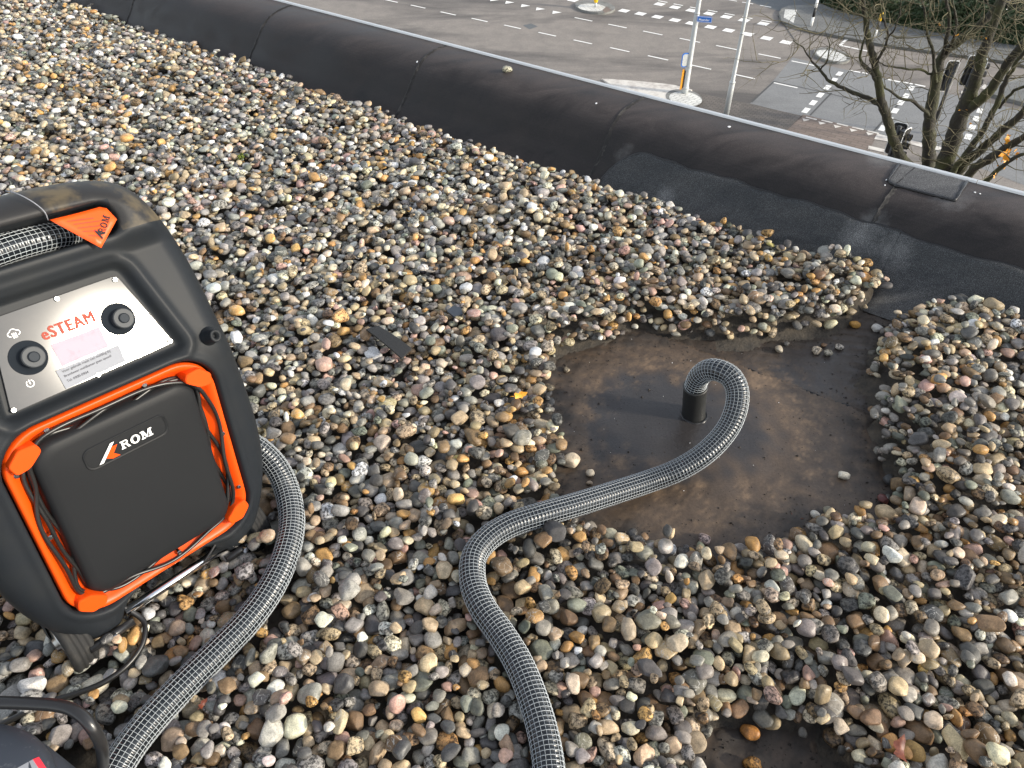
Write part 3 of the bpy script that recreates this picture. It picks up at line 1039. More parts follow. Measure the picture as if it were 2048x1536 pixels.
def lone_stone(x, y, r, col, label, z=None, flat=0.62, name='pebble', seed=0, shape=None):
    r_ = np.random.default_rng(seed + int(x * 7 + y))
    P = at_z(x, y, Z_ROOF + r * 0.5)
    z = membrane_z(P[0], P[1]) if z is None else z
    P = np.array([P[0], P[1], z + r * flat * 0.9])
    v = SHAPES[3][r_.integers(0, NSH) if shape is None else shape] * np.array([r, r * r_.uniform(0.72, 0.95), r * flat])
    a = r_.uniform(0, 6.28)
    v = v @ np.array([[math.cos(a), math.sin(a), 0], [-math.sin(a), math.cos(a), 0], [0, 0, 1]])
    o = mk(name, v + P, ICO[3][1], M['pebble'], origin=P, attr=np.tile(np.r_[col, r_.uniform(0.2, 1.0)], (len(v), 1)))
    return tag(o, label, 'pebble')


for x, y, r, col, lab in (
        (1559, 697, 0.0150, (0.52, 0.45, 0.34), 'cream pebble lying alone on the bare wet sheet above the hose loop'),
        (1574, 684, 0.0105, (0.12, 0.11, 0.10), 'small dark pebble touching the lone cream pebble on the bare sheet'),
        (1634, 697, 0.0150, (0.50, 0.42, 0.32), 'beige pebble at the left of four loose stones on the bare sheet'),
        (1658, 702, 0.0140, (0.40, 0.36, 0.28), 'speckled pebble at the front of four loose stones on the bare sheet'),
        (1681, 690, 0.0125, (0.56, 0.50, 0.42), 'pale pebble at the right of four loose stones on the bare sheet'),
        (1650, 686, 0.0095, (0.22, 0.13, 0.07), 'small brown pebble at the back of four loose stones on the bare sheet'),
        (1711, 645, 0.0170, (0.42, 0.23, 0.06), 'ochre pebble alone at the mouth of the bare channel by the heap'),
        (1755, 652, 0.0160, (0.60, 0.58, 0.54), 'white crusted pebble at the tip of the right heap beside the channel'),
        (1747, 702, 0.0125, (0.13, 0.12, 0.10), 'dark pebble lying loose just left of the right heap'),
        (1686, 954, 0.0150, (0.62, 0.57, 0.46), 'cream round pebble alone on the mud near the right heap'),
        (1764, 1002, 0.0150, (0.15, 0.055, 0.050), 'dark red pebble on the mud below the right heap'),
        (1777, 963, 0.0145, (0.07, 0.07, 0.07), 'dark grey pebble on the mud at the foot of the right heap'),
        (1181, 949, 0.0120, (0.48, 0.42, 0.33), 'beige pebble on the bare sheet left of the hose'),
        (1141, 925, 0.0235, (0.55, 0.46, 0.34), 'large cream pebble at the left edge of the bare patch'),
        (1178, 968, 0.0085, (0.36, 0.28, 0.20), 'small tan pebble on the mud just above the hose'),
        (1133, 741, 0.0095, (0.30, 0.25, 0.18), 'small tan pebble alone at the left edge of the bare sheet'),
        (1630, 1033, 0.0135, (0.58, 0.55, 0.48), 'white upright pebble at the lower edge of the bare patch'),
        (1655, 1029, 0.0150, (0.22, 0.20, 0.14), 'olive pebble beside the white one at the lower edge of the patch'),
        (1408, 1078, 0.0160, (0.42, 0.32, 0.29), 'pinkish pebble at the lower edge of the bare patch'),
        (1500, 1466, 0.0175, (0.40, 0.18, 0.05), 'orange brown pebble alone on the small bare spot at the bottom'),
        (1503, 1526, 0.0180, (0.44, 0.22, 0.06), 'orange pebble at the bottom edge on the small bare spot')):
    lone_stone(x, y, r, col, lab)
tS, nS = tn(at_z(1015, 146, 0.205))
qS = float(np.interp(nS, PROF[:, 0], PROF_S))
pS = par_point(np.array([tS]), np.array([qS]))[0]
v = SHAPES[3][9] * np.array([0.022, 0.014, 0.012])
tag(mk('pebble', v + pS + (0, 0, 0.009), ICO[3][1], M['pebble'], origin=pS, attr=np.tile((0.42, 0.40, 0.30, 0.9), (len(v), 1))),
    'single pale stone lying on top of the black parapet', 'pebble')
# mud crumbs round the patch
cr = []
cf = []
o8 = np.array([(1, 0, 0), (-1, 0, 0), (0, 1, 0), (0, -1, 0), (0, 0, 1), (0, 0, -1)], float)
o8f = np.array([(0, 2, 4), (2, 1, 4), (1, 3, 4), (3, 0, 4), (2, 0, 5), (1, 2, 5), (3, 1, 5), (0, 3, 5)])
crr = np.random.default_rng(77)
cp = np.c_[crr.uniform(0.02, 1.35, 60000), crr.uniform(0.35, 2.1, 60000)]
cd_ = np.minimum(sdf(cp, PATCH), sdf(cp, PATCH2))
cp = cp[(cd_ < 0) & (crr.random(60000) < np.exp(np.minimum(cd_, 0) / np.where(crr.random(60000) < 0.85, 0.035, 0.2)))][:2200]
for cnt, (x, y) in enumerate(cp):
    s = 0.0010 * math.exp(crr.normal(0.2, 0.5))
    cr.append(o8 * s * crr.uniform(0.5, 1.2, (6, 1)) * np.array([1.2, 1, 0.7]) + (x, y, membrane_z(x, y) + s * 0.3))
    cf.append(o8f + 6 * cnt)
sk = np.c_[crr.uniform(0.15, 1.0, 60), crr.uniform(1.0, 1.75, 60)]
sk = sk[sdf(sk, PATCH) < -0.02][:26]
sv, sf_ = [], []
for cnt, (x, y) in enumerate(sk):
    s = 0.0013 * math.exp(crr.normal(0.0, 0.4))
    sv.append(o8 * s * crr.uniform(0.6, 1.2, (6, 1)) + (x, y, membrane_z(x, y) + s * 0.5))
    sf_.append(o8f + 6 * cnt)
tag(mk('chalk_specks', np.vstack(sv), np.vstack(sf_), M['white_print'], smooth=False), 'tiny white chips scattered over the bare brown sheet', 'grit', kind='stuff')
tag(mk('mud_crumbs', np.vstack(cr), np.vstack(cf), M['crumb'], smooth=False), 'dark crumbs of mud along the edge of the bare patch', 'mud', kind='stuff')

# ================================================================ hoses
def hose(name, pts, rad, label, pitch=0.0078, nl=19, cuff=None):
    step = pitch / 4
    P = spline(pts, step)
    n = len(P)
    Tn, A, B = frames(P)
    base = P[0] if cuff is None else P[0]
    root = thing(name, (P[0][0], P[0][1], Z_ROOF), label, 'hose')
    ph = np.arange(n) % 4
    rr = rad * np.where(ph == 0, 0.975, np.where(ph == 2, 0.90, 0.945))
    ns_ = 32
    an = np.linspace(0, 2 * math.pi, ns_, endpoint=False)
    ca, sa = np.cos(an), np.sin(an)
    V = P[:, None] + rr[:, None, None] * (A[:, None] * ca[None, :, None] + B[:, None] * sa[None, :, None])
    k = np.arange(n * ns_).reshape(n, ns_)
    k2 = np.roll(k, -1, 1)
    F = np.stack([k[:-1], k2[:-1], k2[1:], k[1:]], -1).reshape(-1, 4)
    mk('tube', V.reshape(-1, 3), F, M['pvc'], root)
    # net: rings on the ribs, lengthwise threads bridging them
    ri = np.arange(0, n, 4)
    th = 0.00036
    Vs, Fs, cnt = [], [], 0
    for i in ri:
        o = P[i]
        loop = A[i] * ca[:, None] + B[i] * sa[:, None]
        rings = [o + loop * rad * 0.97 - Tn[i] * th, o + loop * (rad * 0.98 + 1.6 * th), o + loop * rad * 0.97 + Tn[i] * th]
        Vs.append(np.vstack(rings))
        kk = np.arange(ns_)
        k2_ = (kk + 1) % ns_
        Fs.append(np.concatenate([np.stack([kk + a * ns_, k2_ + a * ns_, k2_ + (a + 1) * ns_, kk + (a + 1) * ns_], -1) for a in (0, 1)]) + cnt)
        cnt += 3 * ns_
    mk('ring_threads', np.vstack(Vs), np.vstack(Fs), M['thread'], root)
    ii2 = np.arange(0, n, 2)
    rl = np.where(ii2 % 4 == 0, rad * 0.98 + 1.5 * th, rad * 0.955 + 1.2 * th)
    Vs, Fs, cnt = [], [], 0
    for j in range(nl):
        a = 2 * math.pi * (j + 0.5) / nl
        nrm = A[ii2] * math.cos(a) + B[ii2] * math.sin(a)
        side = -A[ii2] * math.sin(a) + B[ii2] * math.cos(a)
        c = P[ii2] + nrm * rl[:, None]
        Vs += [c - side * th - nrm * th * 2, c, c + side * th - nrm * th * 2]
        m_ = len(ii2)
        kk = np.arange(m_ - 1)
        for b_ in (0, 1):
            Fs.append(np.stack([kk + b_ * m_, kk + (b_ + 1) * m_, kk + 1 + (b_ + 1) * m_, kk + 1 + b_ * m_], -1) + cnt)
        cnt += 3 * m_
    mk('length_threads', np.vstack(Vs), np.vstack(Fs), M['thread'], root)
    return root, P


hb, PB = hose('ribbed_hose', path_b, HR, 'black hose in white netting looping out of the hole in the bare patch')
cuff = MB()
axis = ct - cb
prof_c = [(0.0, 1.16), (0.02, 1.17), (0.25, 1.12), (0.27, 1.10), (0.93, 1.09), (0.95, 1.13), (1.0, 1.13), (1.0, 1.0)]
Tc = axis / np.linalg.norm(axis)
Ac = np.cross(Tc, (0, 1, 0))
Ac /= np.linalg.norm(Ac)
Bc = np.cross(Tc, Ac)
vv = [cb + axis * s + (HR * r) * (Ac * math.cos(a) + Bc * math.sin(a)) for s, r in prof_c for a in np.linspace(0, 2 * math.pi, 40, endpoint=False)]
ff = [(i * 40 + j, i * 40 + (j + 1) % 40, (i + 1) * 40 + (j + 1) % 40, (i + 1) * 40 + j) for i in range(len(prof_c) - 1) for j in range(40)]
cuff.add(vv, ff).build('cuff', M['cuff'], hb)
# torn rim of the hole round the cuff
rim = MB()
an = np.linspace(0, 2 * math.pi, 36, endpoint=False)
rr1 = HR * 1.12 * np.ones(36)
rr2 = HR * (1.27 + 0.12 * rng.random(36))
vv = []
for r_, z_ in ((rr1, -0.004), (rr1 * 1.03, 0.003), (rr2, 0.002), (rr2 * 1.05, -0.002)):
    for j in range(36):
        x, y = cb[0] + r_[j] * math.cos(an[j]), cb[1] + r_[j] * math.sin(an[j])
        vv.append((x, y, membrane_z(x, y) + z_ + 0.001 * math.sin(5 * an[j])))
ff = [(i * 36 + j, (i + 1) * 36 + j, (i + 1) * 36 + (j + 1) % 36, i * 36 + (j + 1) % 36) for i in range(3) for j in range(36)]
rim.add(vv, ff)
rm_ = rim.build('hole_rim', M['bitumen'], sheet)

hose('ribbed_hose', path_a, 0.0270, 'black hose in white netting running from behind the machine to the lower left')

# ================================================================ the steam machine
def mbasis(az, lean, roll):
    az, l, r = R(az), R(lean), R(roll)
    hx = np.array([math.cos(az), math.sin(az), 0])
    nh = np.array([math.sin(az), -math.cos(az), 0])
    upv = np.array([0, 0, 1]) * math.cos(l) - nh * math.sin(l)
    n = np.cross(hx, upv)
    return hx * math.cos(r) + upv * math.sin(r), -hx * math.sin(r) + upv * math.cos(r), n


MU, MV, MN = mbasis(52, 8, -7)
MP0 = np.array([-0.65, 0.78, 0.03])
UO, SB, TH = 0.0196, 0.466, R(21)
_s = np.linspace(-0.2, 1.1, 2601)
_ph = np.clip((_s - (SB - 0.025)) / 0.05, 0, 1) * TH
_c = np.cumsum(np.c_[np.cos(_ph), -np.sin(_ph)] * (_s[1] - _s[0]), 0)
_c -= [np.interp(0, _s, _c[:, 0]), np.interp(0, _s, _c[:, 1])]


def FM(u, s, w=0.0):
    """point on the machine: u across, s up along the bent front, w outwards"""
    u, s, w = np.broadcast_arrays(np.asarray(u, float), np.asarray(s, float), np.asarray(w, float))
    f_ = np.interp(s, _s, _ph)
    a = np.interp(s, _s, _c[:, 0]) + w * np.sin(f_)
    b = np.interp(s, _s, _c[:, 1]) + w * np.cos(f_)
    return MP0 + MU * (u + UO)[..., None] + MV * a[..., None] + MN * b[..., None]


half = [(0, .064), (.062, .064), (.088, .042), (.104, .012), (.12, .006), (.16, .006), (.182, .026), (.205, .062), (.226, .105), (.245, .17), (.2525, .235), (.251, .315), (.243, .41), (.236, .48),
        (.235, .55), (.233, .61), (.227, .66), (.219, .70), (.207, .735), (.187, .769), (.154, .788), (.11, .797), (.05, .801), (0, .801)]
OUT = np.array(half + [(-u, s) for u, s in half[-2:0:-1]])
OUT = chaikin(OUT, 2)
RSZ = 0.0028
gu, gs = np.meshgrid(np.arange(-0.262, 0.262, RSZ), np.arange(-0.004, 0.812, RSZ), indexing='ij')
GP = np.c_[gu.ravel(), gs.ravel()]
so = sdf(GP, OUT)


def rbox(P, c, h, r):
    d = np.abs(P - np.asarray(c)) - (np.asarray(h) - r)
    return np.linalg.norm(np.maximum(d, 0), axis=1) + np.minimum(d.max(1), 0) - r


BAY = np.array([(-0.150, 0.484), (0.152, 0.484), (0.112, 0.656), (-0.112, 0.656)])
BAY = roundpoly(BAY, 0.022)
PLATE = np.array([(-0.131, 0.496), (0.136, 0.500), (0.098, 0.636), (-0.097, 0.634)])
sb_ = sdf(GP, BAY)
sh_ = rbox(GP, (0, 0.7245), (0.128, 0.0225), 0.0215)
sr_ = rbox(GP, (0, 0.272), (0.180, 0.194), 0.07)
w_ = np.zeros(len(GP))
ed = np.clip(-so / 0.045, 0, 1)
w_ -= 0.045 * (1 - np.sqrt(np.maximum(0, 1 - (1 - ed) ** 2)))
w_ -= 0.013 * sstep(0.004, -0.010, sb_)
w_ += 0.004 * np.exp(-((sb_ - 0.012) / 0.008) ** 2)
w_ -= 0.10 * sstep(0.006, -0.006, sh_)
w_ -= 0.007 * np.exp(-((sh_) / 0.012) ** 2)
w_ -= 0.036 * sstep(0.003, -0.003, sr_)
w_ += 0.003 * np.exp(-((sr_ - 0.010) / 0.007) ** 2)
w_ += 0.020 * sstep(0.66, 0.70, GP[:, 1]) * sstep(0.0, -0.05, so)
ins = so.reshape(gu.shape) < 0
kk = np.arange(gu.size).reshape(gu.shape)
cell = ins[:-1, :-1] | ins[1:, :-1] | ins[1:, 1:] | ins[:-1, 1:]
Fq = np.stack([kk[:-1, :-1], kk[1:, :-1], kk[1:, 1:], kk[:-1, 1:]], -1)[cell]
# pull the outside corners of border cells onto the outline
GQ = GP.copy()
used_ = np.unique(Fq)
outv = used_[so[used_] > 0]
for vi in outv:
    p = GP[vi]
    a, b = OUT, np.roll(OUT, -1, 0)
    ab = b - a
    t = np.clip(((p - a) * ab).sum(1) / ((ab ** 2).sum(1) + 1e-15), 0, 1)
    q = a + t[:, None] * ab
    GQ[vi] = q[np.argmin(((q - p) ** 2).sum(1))]
w_[outv] = -0.045
mach = thing('steam_machine', FM(0, 0.0, -0.05) * np.array([1, 1, 0]) + np.array([0, 0, -0.02]),
             'black and orange steam machine with grey control panel standing on the gravel', 'machine')
remap = -np.ones(len(GP), int)
remap[used_] = np.arange(len(used_))
Wv = FM(GQ[used_, 0], GQ[used_, 1], w_[used_])
Fr = remap[Fq]
mi = np.array([0])
body = mk('body', Wv, Fr[:, ::1], M['plastic'], mach)
body.data.materials.append(M['handle_dirt'])
cs_ = GQ[used_][Fr].mean(1)
midx = np.where((cs_[:, 1] > 0.752) | ((cs_[:, 1] > 0.70) & (np.abs(cs_[:, 0]) > 0.13)), 1, 0).astype(np.int32)
body.data.polygons.foreach_set('material_index', midx)
# side wall and back
OL = OUT
nO = len(OL)
lay = [(-0.045, 1.0), (-0.075, 1.0), (-0.20, 0.985), (-0.215, 0.95)]
cen = np.array([0, 0.4])
vv, ff = [], []
for w0, k_ in lay:
    q = cen + (OL - cen) * k_
    vv.append(FM(q[:, 0], q[:, 1], w0))
for i in range(len(lay) - 1):
    for j in range(nO):
        ff.append((i * nO + j, (i + 1) * nO + j, (i + 1) * nO + (j + 1) % nO, i * nO + (j + 1) % nO))
ff.append(tuple((len(lay) - 1) * nO + j for j in range(nO))[::-1])
mk('rear_shell', np.vstack(vv), ff, M['plastic'], mach)


def rrect(cx_, cy_, hw, hh, r, n=160):
    """points of a rounded rectangle, evenly spread"""
    pts = []
    for (sx, sy, a0) in ((1, 1, 0), (-1, 1, 90), (-1, -1, 180), (1, -1, 270)):
        for a in np.linspace(R(a0), R(a0 + 90), 20):
            pts.append((cx_ + sx * (hw - r) + r * math.cos(a), cy_ + sy * (hh - r) + r * math.sin(a)))
    P = np.array(pts + pts[:1])
    s = np.r_[0, np.cumsum(np.linalg.norm(np.diff(P, axis=0), axis=1))]
    q = np.linspace(0, s[-1], n, endpoint=False)
    return np.c_[np.interp(q, s, P[:, 0]), np.interp(q, s, P[:, 1])]


def loft(name, loops, material, parent, cap=None, smooth=True):
    """loops = [(points, w)] joined in order"""
    n = len(loops[0][0])
    V = np.vstack([FM(L_[:, 0], L_[:, 1], w0) for L_, w0 in loops])
    F = [(i * n + j, i * n + (j + 1) % n, (i + 1) * n + (j + 1) % n, (i + 1) * n + j) for i in range(len(loops) - 1) for j in range(n)]
    if cap in ('last', 'both'):
        F.append(tuple((len(loops) - 1) * n + j for j in range(n)))
    if cap == 'both':
        F.append(tuple(range(n))[::-1])
    return mk(name, V, F, material, parent, smooth=smooth)


RR = lambda d, r=0.068: rrect(0, 0.272, 0.178 - d, 0.192 - d, max(0.02, r - d * 0.7))
ring = loft('orange_frame', [(RR(0.0), -0.012), (RR(0.0015), -0.003), (RR(0.004), -0.0015), (RR(0.010), -0.004), (RR(0.015), -0.009), (RR(0.022), -0.019), (RR(0.044), -0.027)], M['orange'], mach)
# raised dark panel inside the frame
PR = lambda d: rrect(0, 0.269, 0.139 - d, 0.162 - d, max(0.006, 0.036 - d * 0.3))
panel = loft('front_panel', [(PR(-0.004), -0.032), (PR(0.0), -0.010), (PR(0.003), -0.003), (PR(0.008), 0.0005), (PR(0.02), 0.002), (PR(0.06), 0.004), (PR(0.11), 0.005)], M['panel'], mach, cap='last')
# hooks
hk = np.array([(-.024, .020), (.004, .022), (.026, .000), (.019, -.021), (-.004, -.018), (-.030, .004)])
for sx in (1, -1):
    for sy in (1, -1):
        c0 = np.array([0.147 * sx, 0.272 + 0.154 * sy])
        q = c0 + hk * np.array([sx, sy]) * 0.92
        if sx * sy < 0:
            q = q[::-1]
        q2 = roundpoly(q, 0.006, 4)
        cc0 = q2.mean(0)
        sc = lambda k_: cc0 + (q2 - cc0) * k_
        loft('cable_hook', [(sc(0.98), -0.028), (sc(1.0), 0.006), (sc(0.98), 0.009), (sc(0.93), 0.0105)], M['orange'], mach, cap='last', smooth=False)
# cable wound in the frame
crng = np.random.default_rng(3)
for ci_, (off, am, ph_, ww) in enumerate(((0.022, 0.007, 0.3, -0.004), (0.030, 0.008, 2.0, -0.011), (0.034, 0.006, 3.7, -0.015))):
    n = 160
    a = np.linspace(0, 1, n, endpoint=False)
    d_ = off + am * np.sin(2 * math.pi * 4 * a + ph_) + 0.004 * np.sin(2 * math.pi * 7 * a + ph_ * 2)
    l0, l1 = RR(0.0), RR(0.044)
    pts = l0 + (l1 - l0) * (d_ / 0.044)[:, None]
    wv = ww + 0.003 * np.sin(2 * math.pi * 5 * a + ph_)
    P = FM(pts[:, 0], pts[:, 1], wv)
    P = np.vstack([P, P[:2]])
    MB().tube(P, 0.0037, 8, caps=False).build('wound_cable', M['cable'], mach)


def disc(u, s, w0, w1, r, material, name, parent, n=28, inner=None, bev=0.0):
    an = np.linspace(0, 2 * math.pi, n, endpoint=False)
    C_ = np.c_[np.cos(an), np.sin(an)]
    c0 = np.array([u, s])
    loops = [(c0 + C_ * r, w0), (c0 + C_ * r, w1 - bev), (c0 + C_ * (r - bev), w1)]
    if inner:
        loops += [(c0 + C_ * inner[0], w1), (c0 + C_ * inner[0], inner[1])]
    return loft(name, loops, material, parent, cap='last', smooth=bev == 0)


# rivets in the frame
for u, s in ((-0.162, 0.40), (0.06, 0.452), (0.166, 0.29), (-0.158, 0.27), (0.02, 0.098), (-0.1, 0.45), (0.168, 0.16)):
    disc(u, s, -0.02, -0.003, 0.0045, M['screw'], 'rivet', ring, 12, bev=0.001)
# control plate
pl = roundpoly(PLATE, 0.008)
plc = pl.mean(0)
plate = loft('control_plate', [(pl, -0.014), (pl, -0.0095), (plc + (pl - plc) * 0.994, -0.0088)], M['steel'], mach, cap='last', smooth=False)
WP = -0.0088
for u, s, r in ((0.0695, 0.5695, 0.0265), (-0.0745, 0.5635, 0.0265)):
    wl = disc(u, s, WP - 0.001, WP + 0.0012, r, M['well'], 'knob_well', plate, 40)
    kb = disc(u + 0.004, s - 0.001, WP, WP + 0.014, 0.0165, M['knob'], 'knob', plate, 36, bev=0.0015)
    disc(u + 0.004, s - 0.001, WP + 0.013, WP + 0.0158, 0.0083, M['well'], 'knob_ring', kb, 24)
    disc(u + 0.004, s - 0.001, WP + 0.0150, WP + 0.0168, 0.0068, M['knob'], 'knob_cap', kb, 24)
for u, s in ((0.0925, 0.630), (-0.091, 0.628), (0.0, 0.631), (-0.126, 0.500), (0.002, 0.4995), (0.130, 0.5045)):
    sc_ = disc(u, s, WP, WP + 0.0028, 0.0042, M['screw'], 'screw', plate, 14, bev=0.0008)


def face_poly(name, q, w0, material, parent, th=0.0006):
    q = np.asarray(q, float)
    return loft(name, [(q, w0), (q, w0 + th)], material, parent, cap='last', smooth=False)


def rot2(q, deg, c=(0, 0)):
    a = R(deg)
    q = np.asarray(q, float) - c
    return np.c_[q[:, 0] * math.cos(a) - q[:, 1] * math.sin(a), q[:, 0] * math.sin(a) + q[:, 1] * math.cos(a)] + np.asarray(c)


face_poly('faded_sticker', [(-0.0385, 0.533), (0.037, 0.534), (0.037, 0.5695), (-0.0385, 0.569)], WP, M['pink'], plate)
paper = face_poly('notice_sticker', [(-0.0495, 0.4985), (0.0495, 0.5025), (0.051, 0.5315), (-0.050, 0.530)], WP + 0.0008, M['paper'], plate)


def text_mesh(txt, size, weight=0.0, space=1.0):
    cu = bpy.data.curves.new('t', 'FONT')
    cu.body = txt
    cu.size = size
    cu.offset = weight
    cu.space_character = space
    cu.resolution_u = 3
    cu.fill_mode = 'FRONT'
    to = bpy.data.objects.new('t', cu)
    COL.objects.link(to)
    dg = bpy.context.evaluated_depsgraph_get()
    me = to.evaluated_get(dg).to_mesh()
    v = np.array([x.co[:2] for x in me.vertices])
    f = [list(p.vertices) for p in me.polygons]
    to.evaluated_get(dg).to_mesh_clear()
    bpy.data.objects.remove(to)
    bpy.data.curves.remove(cu)
    return v, f


def face_text(name, txt, u0, s0, width, w0, material, parent, weight=0.0, deg=0.0, height=None, center=False, mapper=None, space=1.0):
    v, f = text_mesh(txt, 1.0, weight, space)
    v = v - v.min(0)
    k_ = width / v[:, 0].max()
    ky = k_ if height is None else height / v[:, 1].max()
    v = v * np.array([k_, ky])
    if center:
        v = v - v.max(0) / 2
    v = rot2(v, deg) + np.array([u0, s0])
    P = FM(v[:, 0], v[:, 1], w0) if mapper is None else mapper(v)
    return mk(name, P, f, material, parent, smooth=False)


v_, f_ = text_mesh('eSTEAM', 1.0, 0.0, 1.16)
v_ = (v_ - v_.min(0)) / (v_.max(0) - v_.min(0)) * np.array([0.0795, 0.0175]) + np.array([-0.0433, 0.579])
BV, BF, bn = [], [], 0
for bi, (dx_, dy_) in enumerate(((0, 0), (0.0010, 0), (-0.0010, 0), (0.0005, 0.0005), (-0.0005, 0.0005), (0.0005, -0.0005), (-0.0005, -0.0005))):   # bold face
    BV.append(FM(v_[:, 0] + dx_, v_[:, 1] + dy_, WP + 0.0005 + 0.00004 * bi))
    BF += [[a + bn for a in q] for q in f_]
    bn += len(v_)
mk('lettering', np.vstack(BV), BF, M['orange_print'], plate, smooth=False)
for ln, (tx, wd) in enumerate((('Voor gebruik maak een melding bij', 0.078), ('Brandweer meldkamer geen spoed!', 0.076), ('Tel. 0900-0904', 0.034))):
    face_text('lettering', tx, -0.043, 0.5222 - ln * 0.0075, wd, WP + 0.0018, M['grey_print'], paper, 0.004, deg=1.6)


def arc_strip(c, r, a0, a1, wd, n=14):
    an = np.linspace(R(a0), R(a1), n)
    o = np.c_[c[0] + (r + wd / 2) * np.cos(an), c[1] + (r + wd / 2) * np.sin(an)]
    i_ = np.c_[c[0] + (r - wd / 2) * np.cos(an), c[1] + (r - wd / 2) * np.sin(an)]
    V = np.vstack([o, i_])
    return V, [(j, j + 1, n + j + 1, n + j) for j in range(n - 1)]


def icon(name, strips, w0, material, parent):
    V, F, c = [], [], 0
    for v, f in strips:
        V.append(v)
        F += [[a + c for a in q] for q in f]
        c += len(v)
    V = np.vstack(V)
    return mk(name, FM(V[:, 0], V[:, 1], w0), F, material, parent, smooth=False)


def bar(p, q, wd):
    p, q = np.array(p, float), np.array(q, float)
    d_ = (q - p) / np.linalg.norm(q - p)
    n_ = np.array([-d_[1], d_[0]]) * wd / 2
    return np.array([p - n_, q - n_, q + n_, p + n_]), [(0, 1, 2, 3)]


# power, steam and speed symbols
c0 = (-0.089, 0.527)
icon('power_symbol', [arc_strip(c0, 0.0052, 120, 420, 0.0013), bar((c0[0], c0[1] - 0.001), (c0[0], c0[1] + 0.006), 0.0015)], WP + 0.0005, M['white_print'], plate)
c0 = (-0.076, 0.604)
icon('steam_symbol', [arc_strip((c0[0] - 0.005, c0[1]), 0.0035, 90, 270, 0.0012), arc_strip((c0[0], c0[1] + 0.002), 0.0048, 20, 160, 0.0012), arc_strip((c0[0] + 0.005, c0[1]), 0.0035, -90, 90, 0.0012)]
     + [bar((c0[0] + d_, c0[1] - 0.007), (c0[0] + d_, c0[1] + 0.001), 0.0012) for d_ in (-0.0025, 0, 0.0025)], WP + 0.0005, M['white_print'], plate)
c0 = (0.071, 0.6065)
icon('fan_symbol', [arc_strip(c0, 0.0026, 0, 360, 0.0011, 18)] + [bar((c0[0] + 0.0048 * math.cos(R(a)), c0[1] + 0.0048 * math.sin(R(a))), (c0[0] + 0.0072 * math.cos(R(a + 24)), c0[1] + 0.0072 * math.sin(R(a + 24))), 0.0013) for a in range(0, 360, 45)],
     WP + 0.0005, M['white_print'], plate)

# badge with the logo
BG = lambda d: rrect(0.0, 0.3725, 0.072 - d, 0.0205 - d, 0.014 - d * 0.6, 90)
bz = 0.0045
loft('badge_frame', [(BG(-0.001), bz - 0.003), (BG(0.0), bz + 0.0012), (BG(0.0012), bz + 0.0014), (BG(0.0026), bz - 0.0002), (BG(0.004), bz + 0.0002)], M['panel'], panel)
K1 = [(-0.053, 0.3575), (-0.046, 0.3575), (-0.020, 0.386), (-0.0265, 0.386)]
K2 = [(-0.040, 0.363), (-0.030, 0.3575), (-0.0175, 0.3575), (-0.0265, 0.3665), (-0.0165, 0.379), (-0.0265, 0.379)]


def serif_letters(x0, y0, h):
    """R O M as heavy slab-serif strokes; returns strips"""
    S = []
    t = h * 0.24
    e = h * 0.14
    W = h * 0.95
    # R
    x = x0
    S += [(np.array([(x + .1 * h, y0), (x + .1 * h + t, y0), (x + .1 * h + t, y0 + h), (x + .1 * h, y0 + h)]), [(0, 1, 2, 3)]),
          (np.array([(x, y0), (x + .46 * h, y0), (x + .46 * h, y0 + e), (x, y0 + e)]), [(0, 1, 2, 3)]),
          (np.array([(x, y0 + h - e), (x + .6 * h, y0 + h - e), (x + .6 * h, y0 + h), (x, y0 + h)]), [(0, 1, 2, 3)])]
    S.append(arc_strip((x + .56 * h, y0 + .73 * h), 0.19 * h, -90, 90, 0.17 * h))
    S.append((np.array([(x + .3 * h, y0 + .46 * h), (x + .6 * h, y0 + .46 * h), (x + .6 * h, y0 + .62 * h), (x + .3 * h, y0 + .62 * h)]), [(0, 1, 2, 3)]))
    S.append((np.array([(x + .48 * h, y0 + .5 * h), (x + .70 * h, y0 + .5 * h), (x + 1.0 * h, y0), (x + .72 * h, y0)]), [(0, 1, 2, 3)]))
    # O
    x = x0 + 1.12 * h
    n = 26
    an = np.linspace(0, 2 * math.pi, n)
    o = np.c_[x + .5 * h + .52 * h * np.cos(an), y0 + .5 * h + .53 * h * np.sin(an)]
    i_ = np.c_[x + .5 * h + .24 * h * np.cos(an), y0 + .5 * h + .36 * h * np.sin(an)]
    S.append((np.vstack([o, i_]), [(j, j + 1, n + j + 1, n + j) for j in range(n - 1)]))
    # M
    x = x0 + 2.28 * h
    for dx, tw in ((.10 * h, .16 * h), (.92 * h, .26 * h)):
        S.append((np.array([(x + dx, y0), (x + dx + tw, y0), (x + dx + tw, y0 + h), (x + dx, y0 + h)]), [(0, 1, 2, 3)]))
    for a, b in ((-.02 * h, .42 * h), (.80 * h, 1.30 * h)):
        S.append((np.array([(x + a, y0), (x + b, y0), (x + b, y0 + e), (x + a, y0 + e)]), [(0, 1, 2, 3)]))
    for a, b in ((-.02 * h, .36 * h), (.88 * h, 1.30 * h)):
        S.append((np.array([(x + a, y0 + h - e), (x + b, y0 + h - e), (x + b, y0 + h), (x + a, y0 + h)]), [(0, 1, 2, 3)]))
    S.append((np.array([(x + .10 * h, y0 + h), (x + .38 * h, y0 + h), (x + .74 * h, y0 + .06 * h), (x + .52 * h, y0 + .06 * h)]), [(0, 1, 2, 3)]))
    S.append((np.array([(x + .52 * h, y0 + .06 * h), (x + .66 * h, y0 + .06 * h), (x + 1.0 * h, y0 + h), (x + .90 * h, y0 + h)]), [(0, 1, 2, 3)]))
    return S


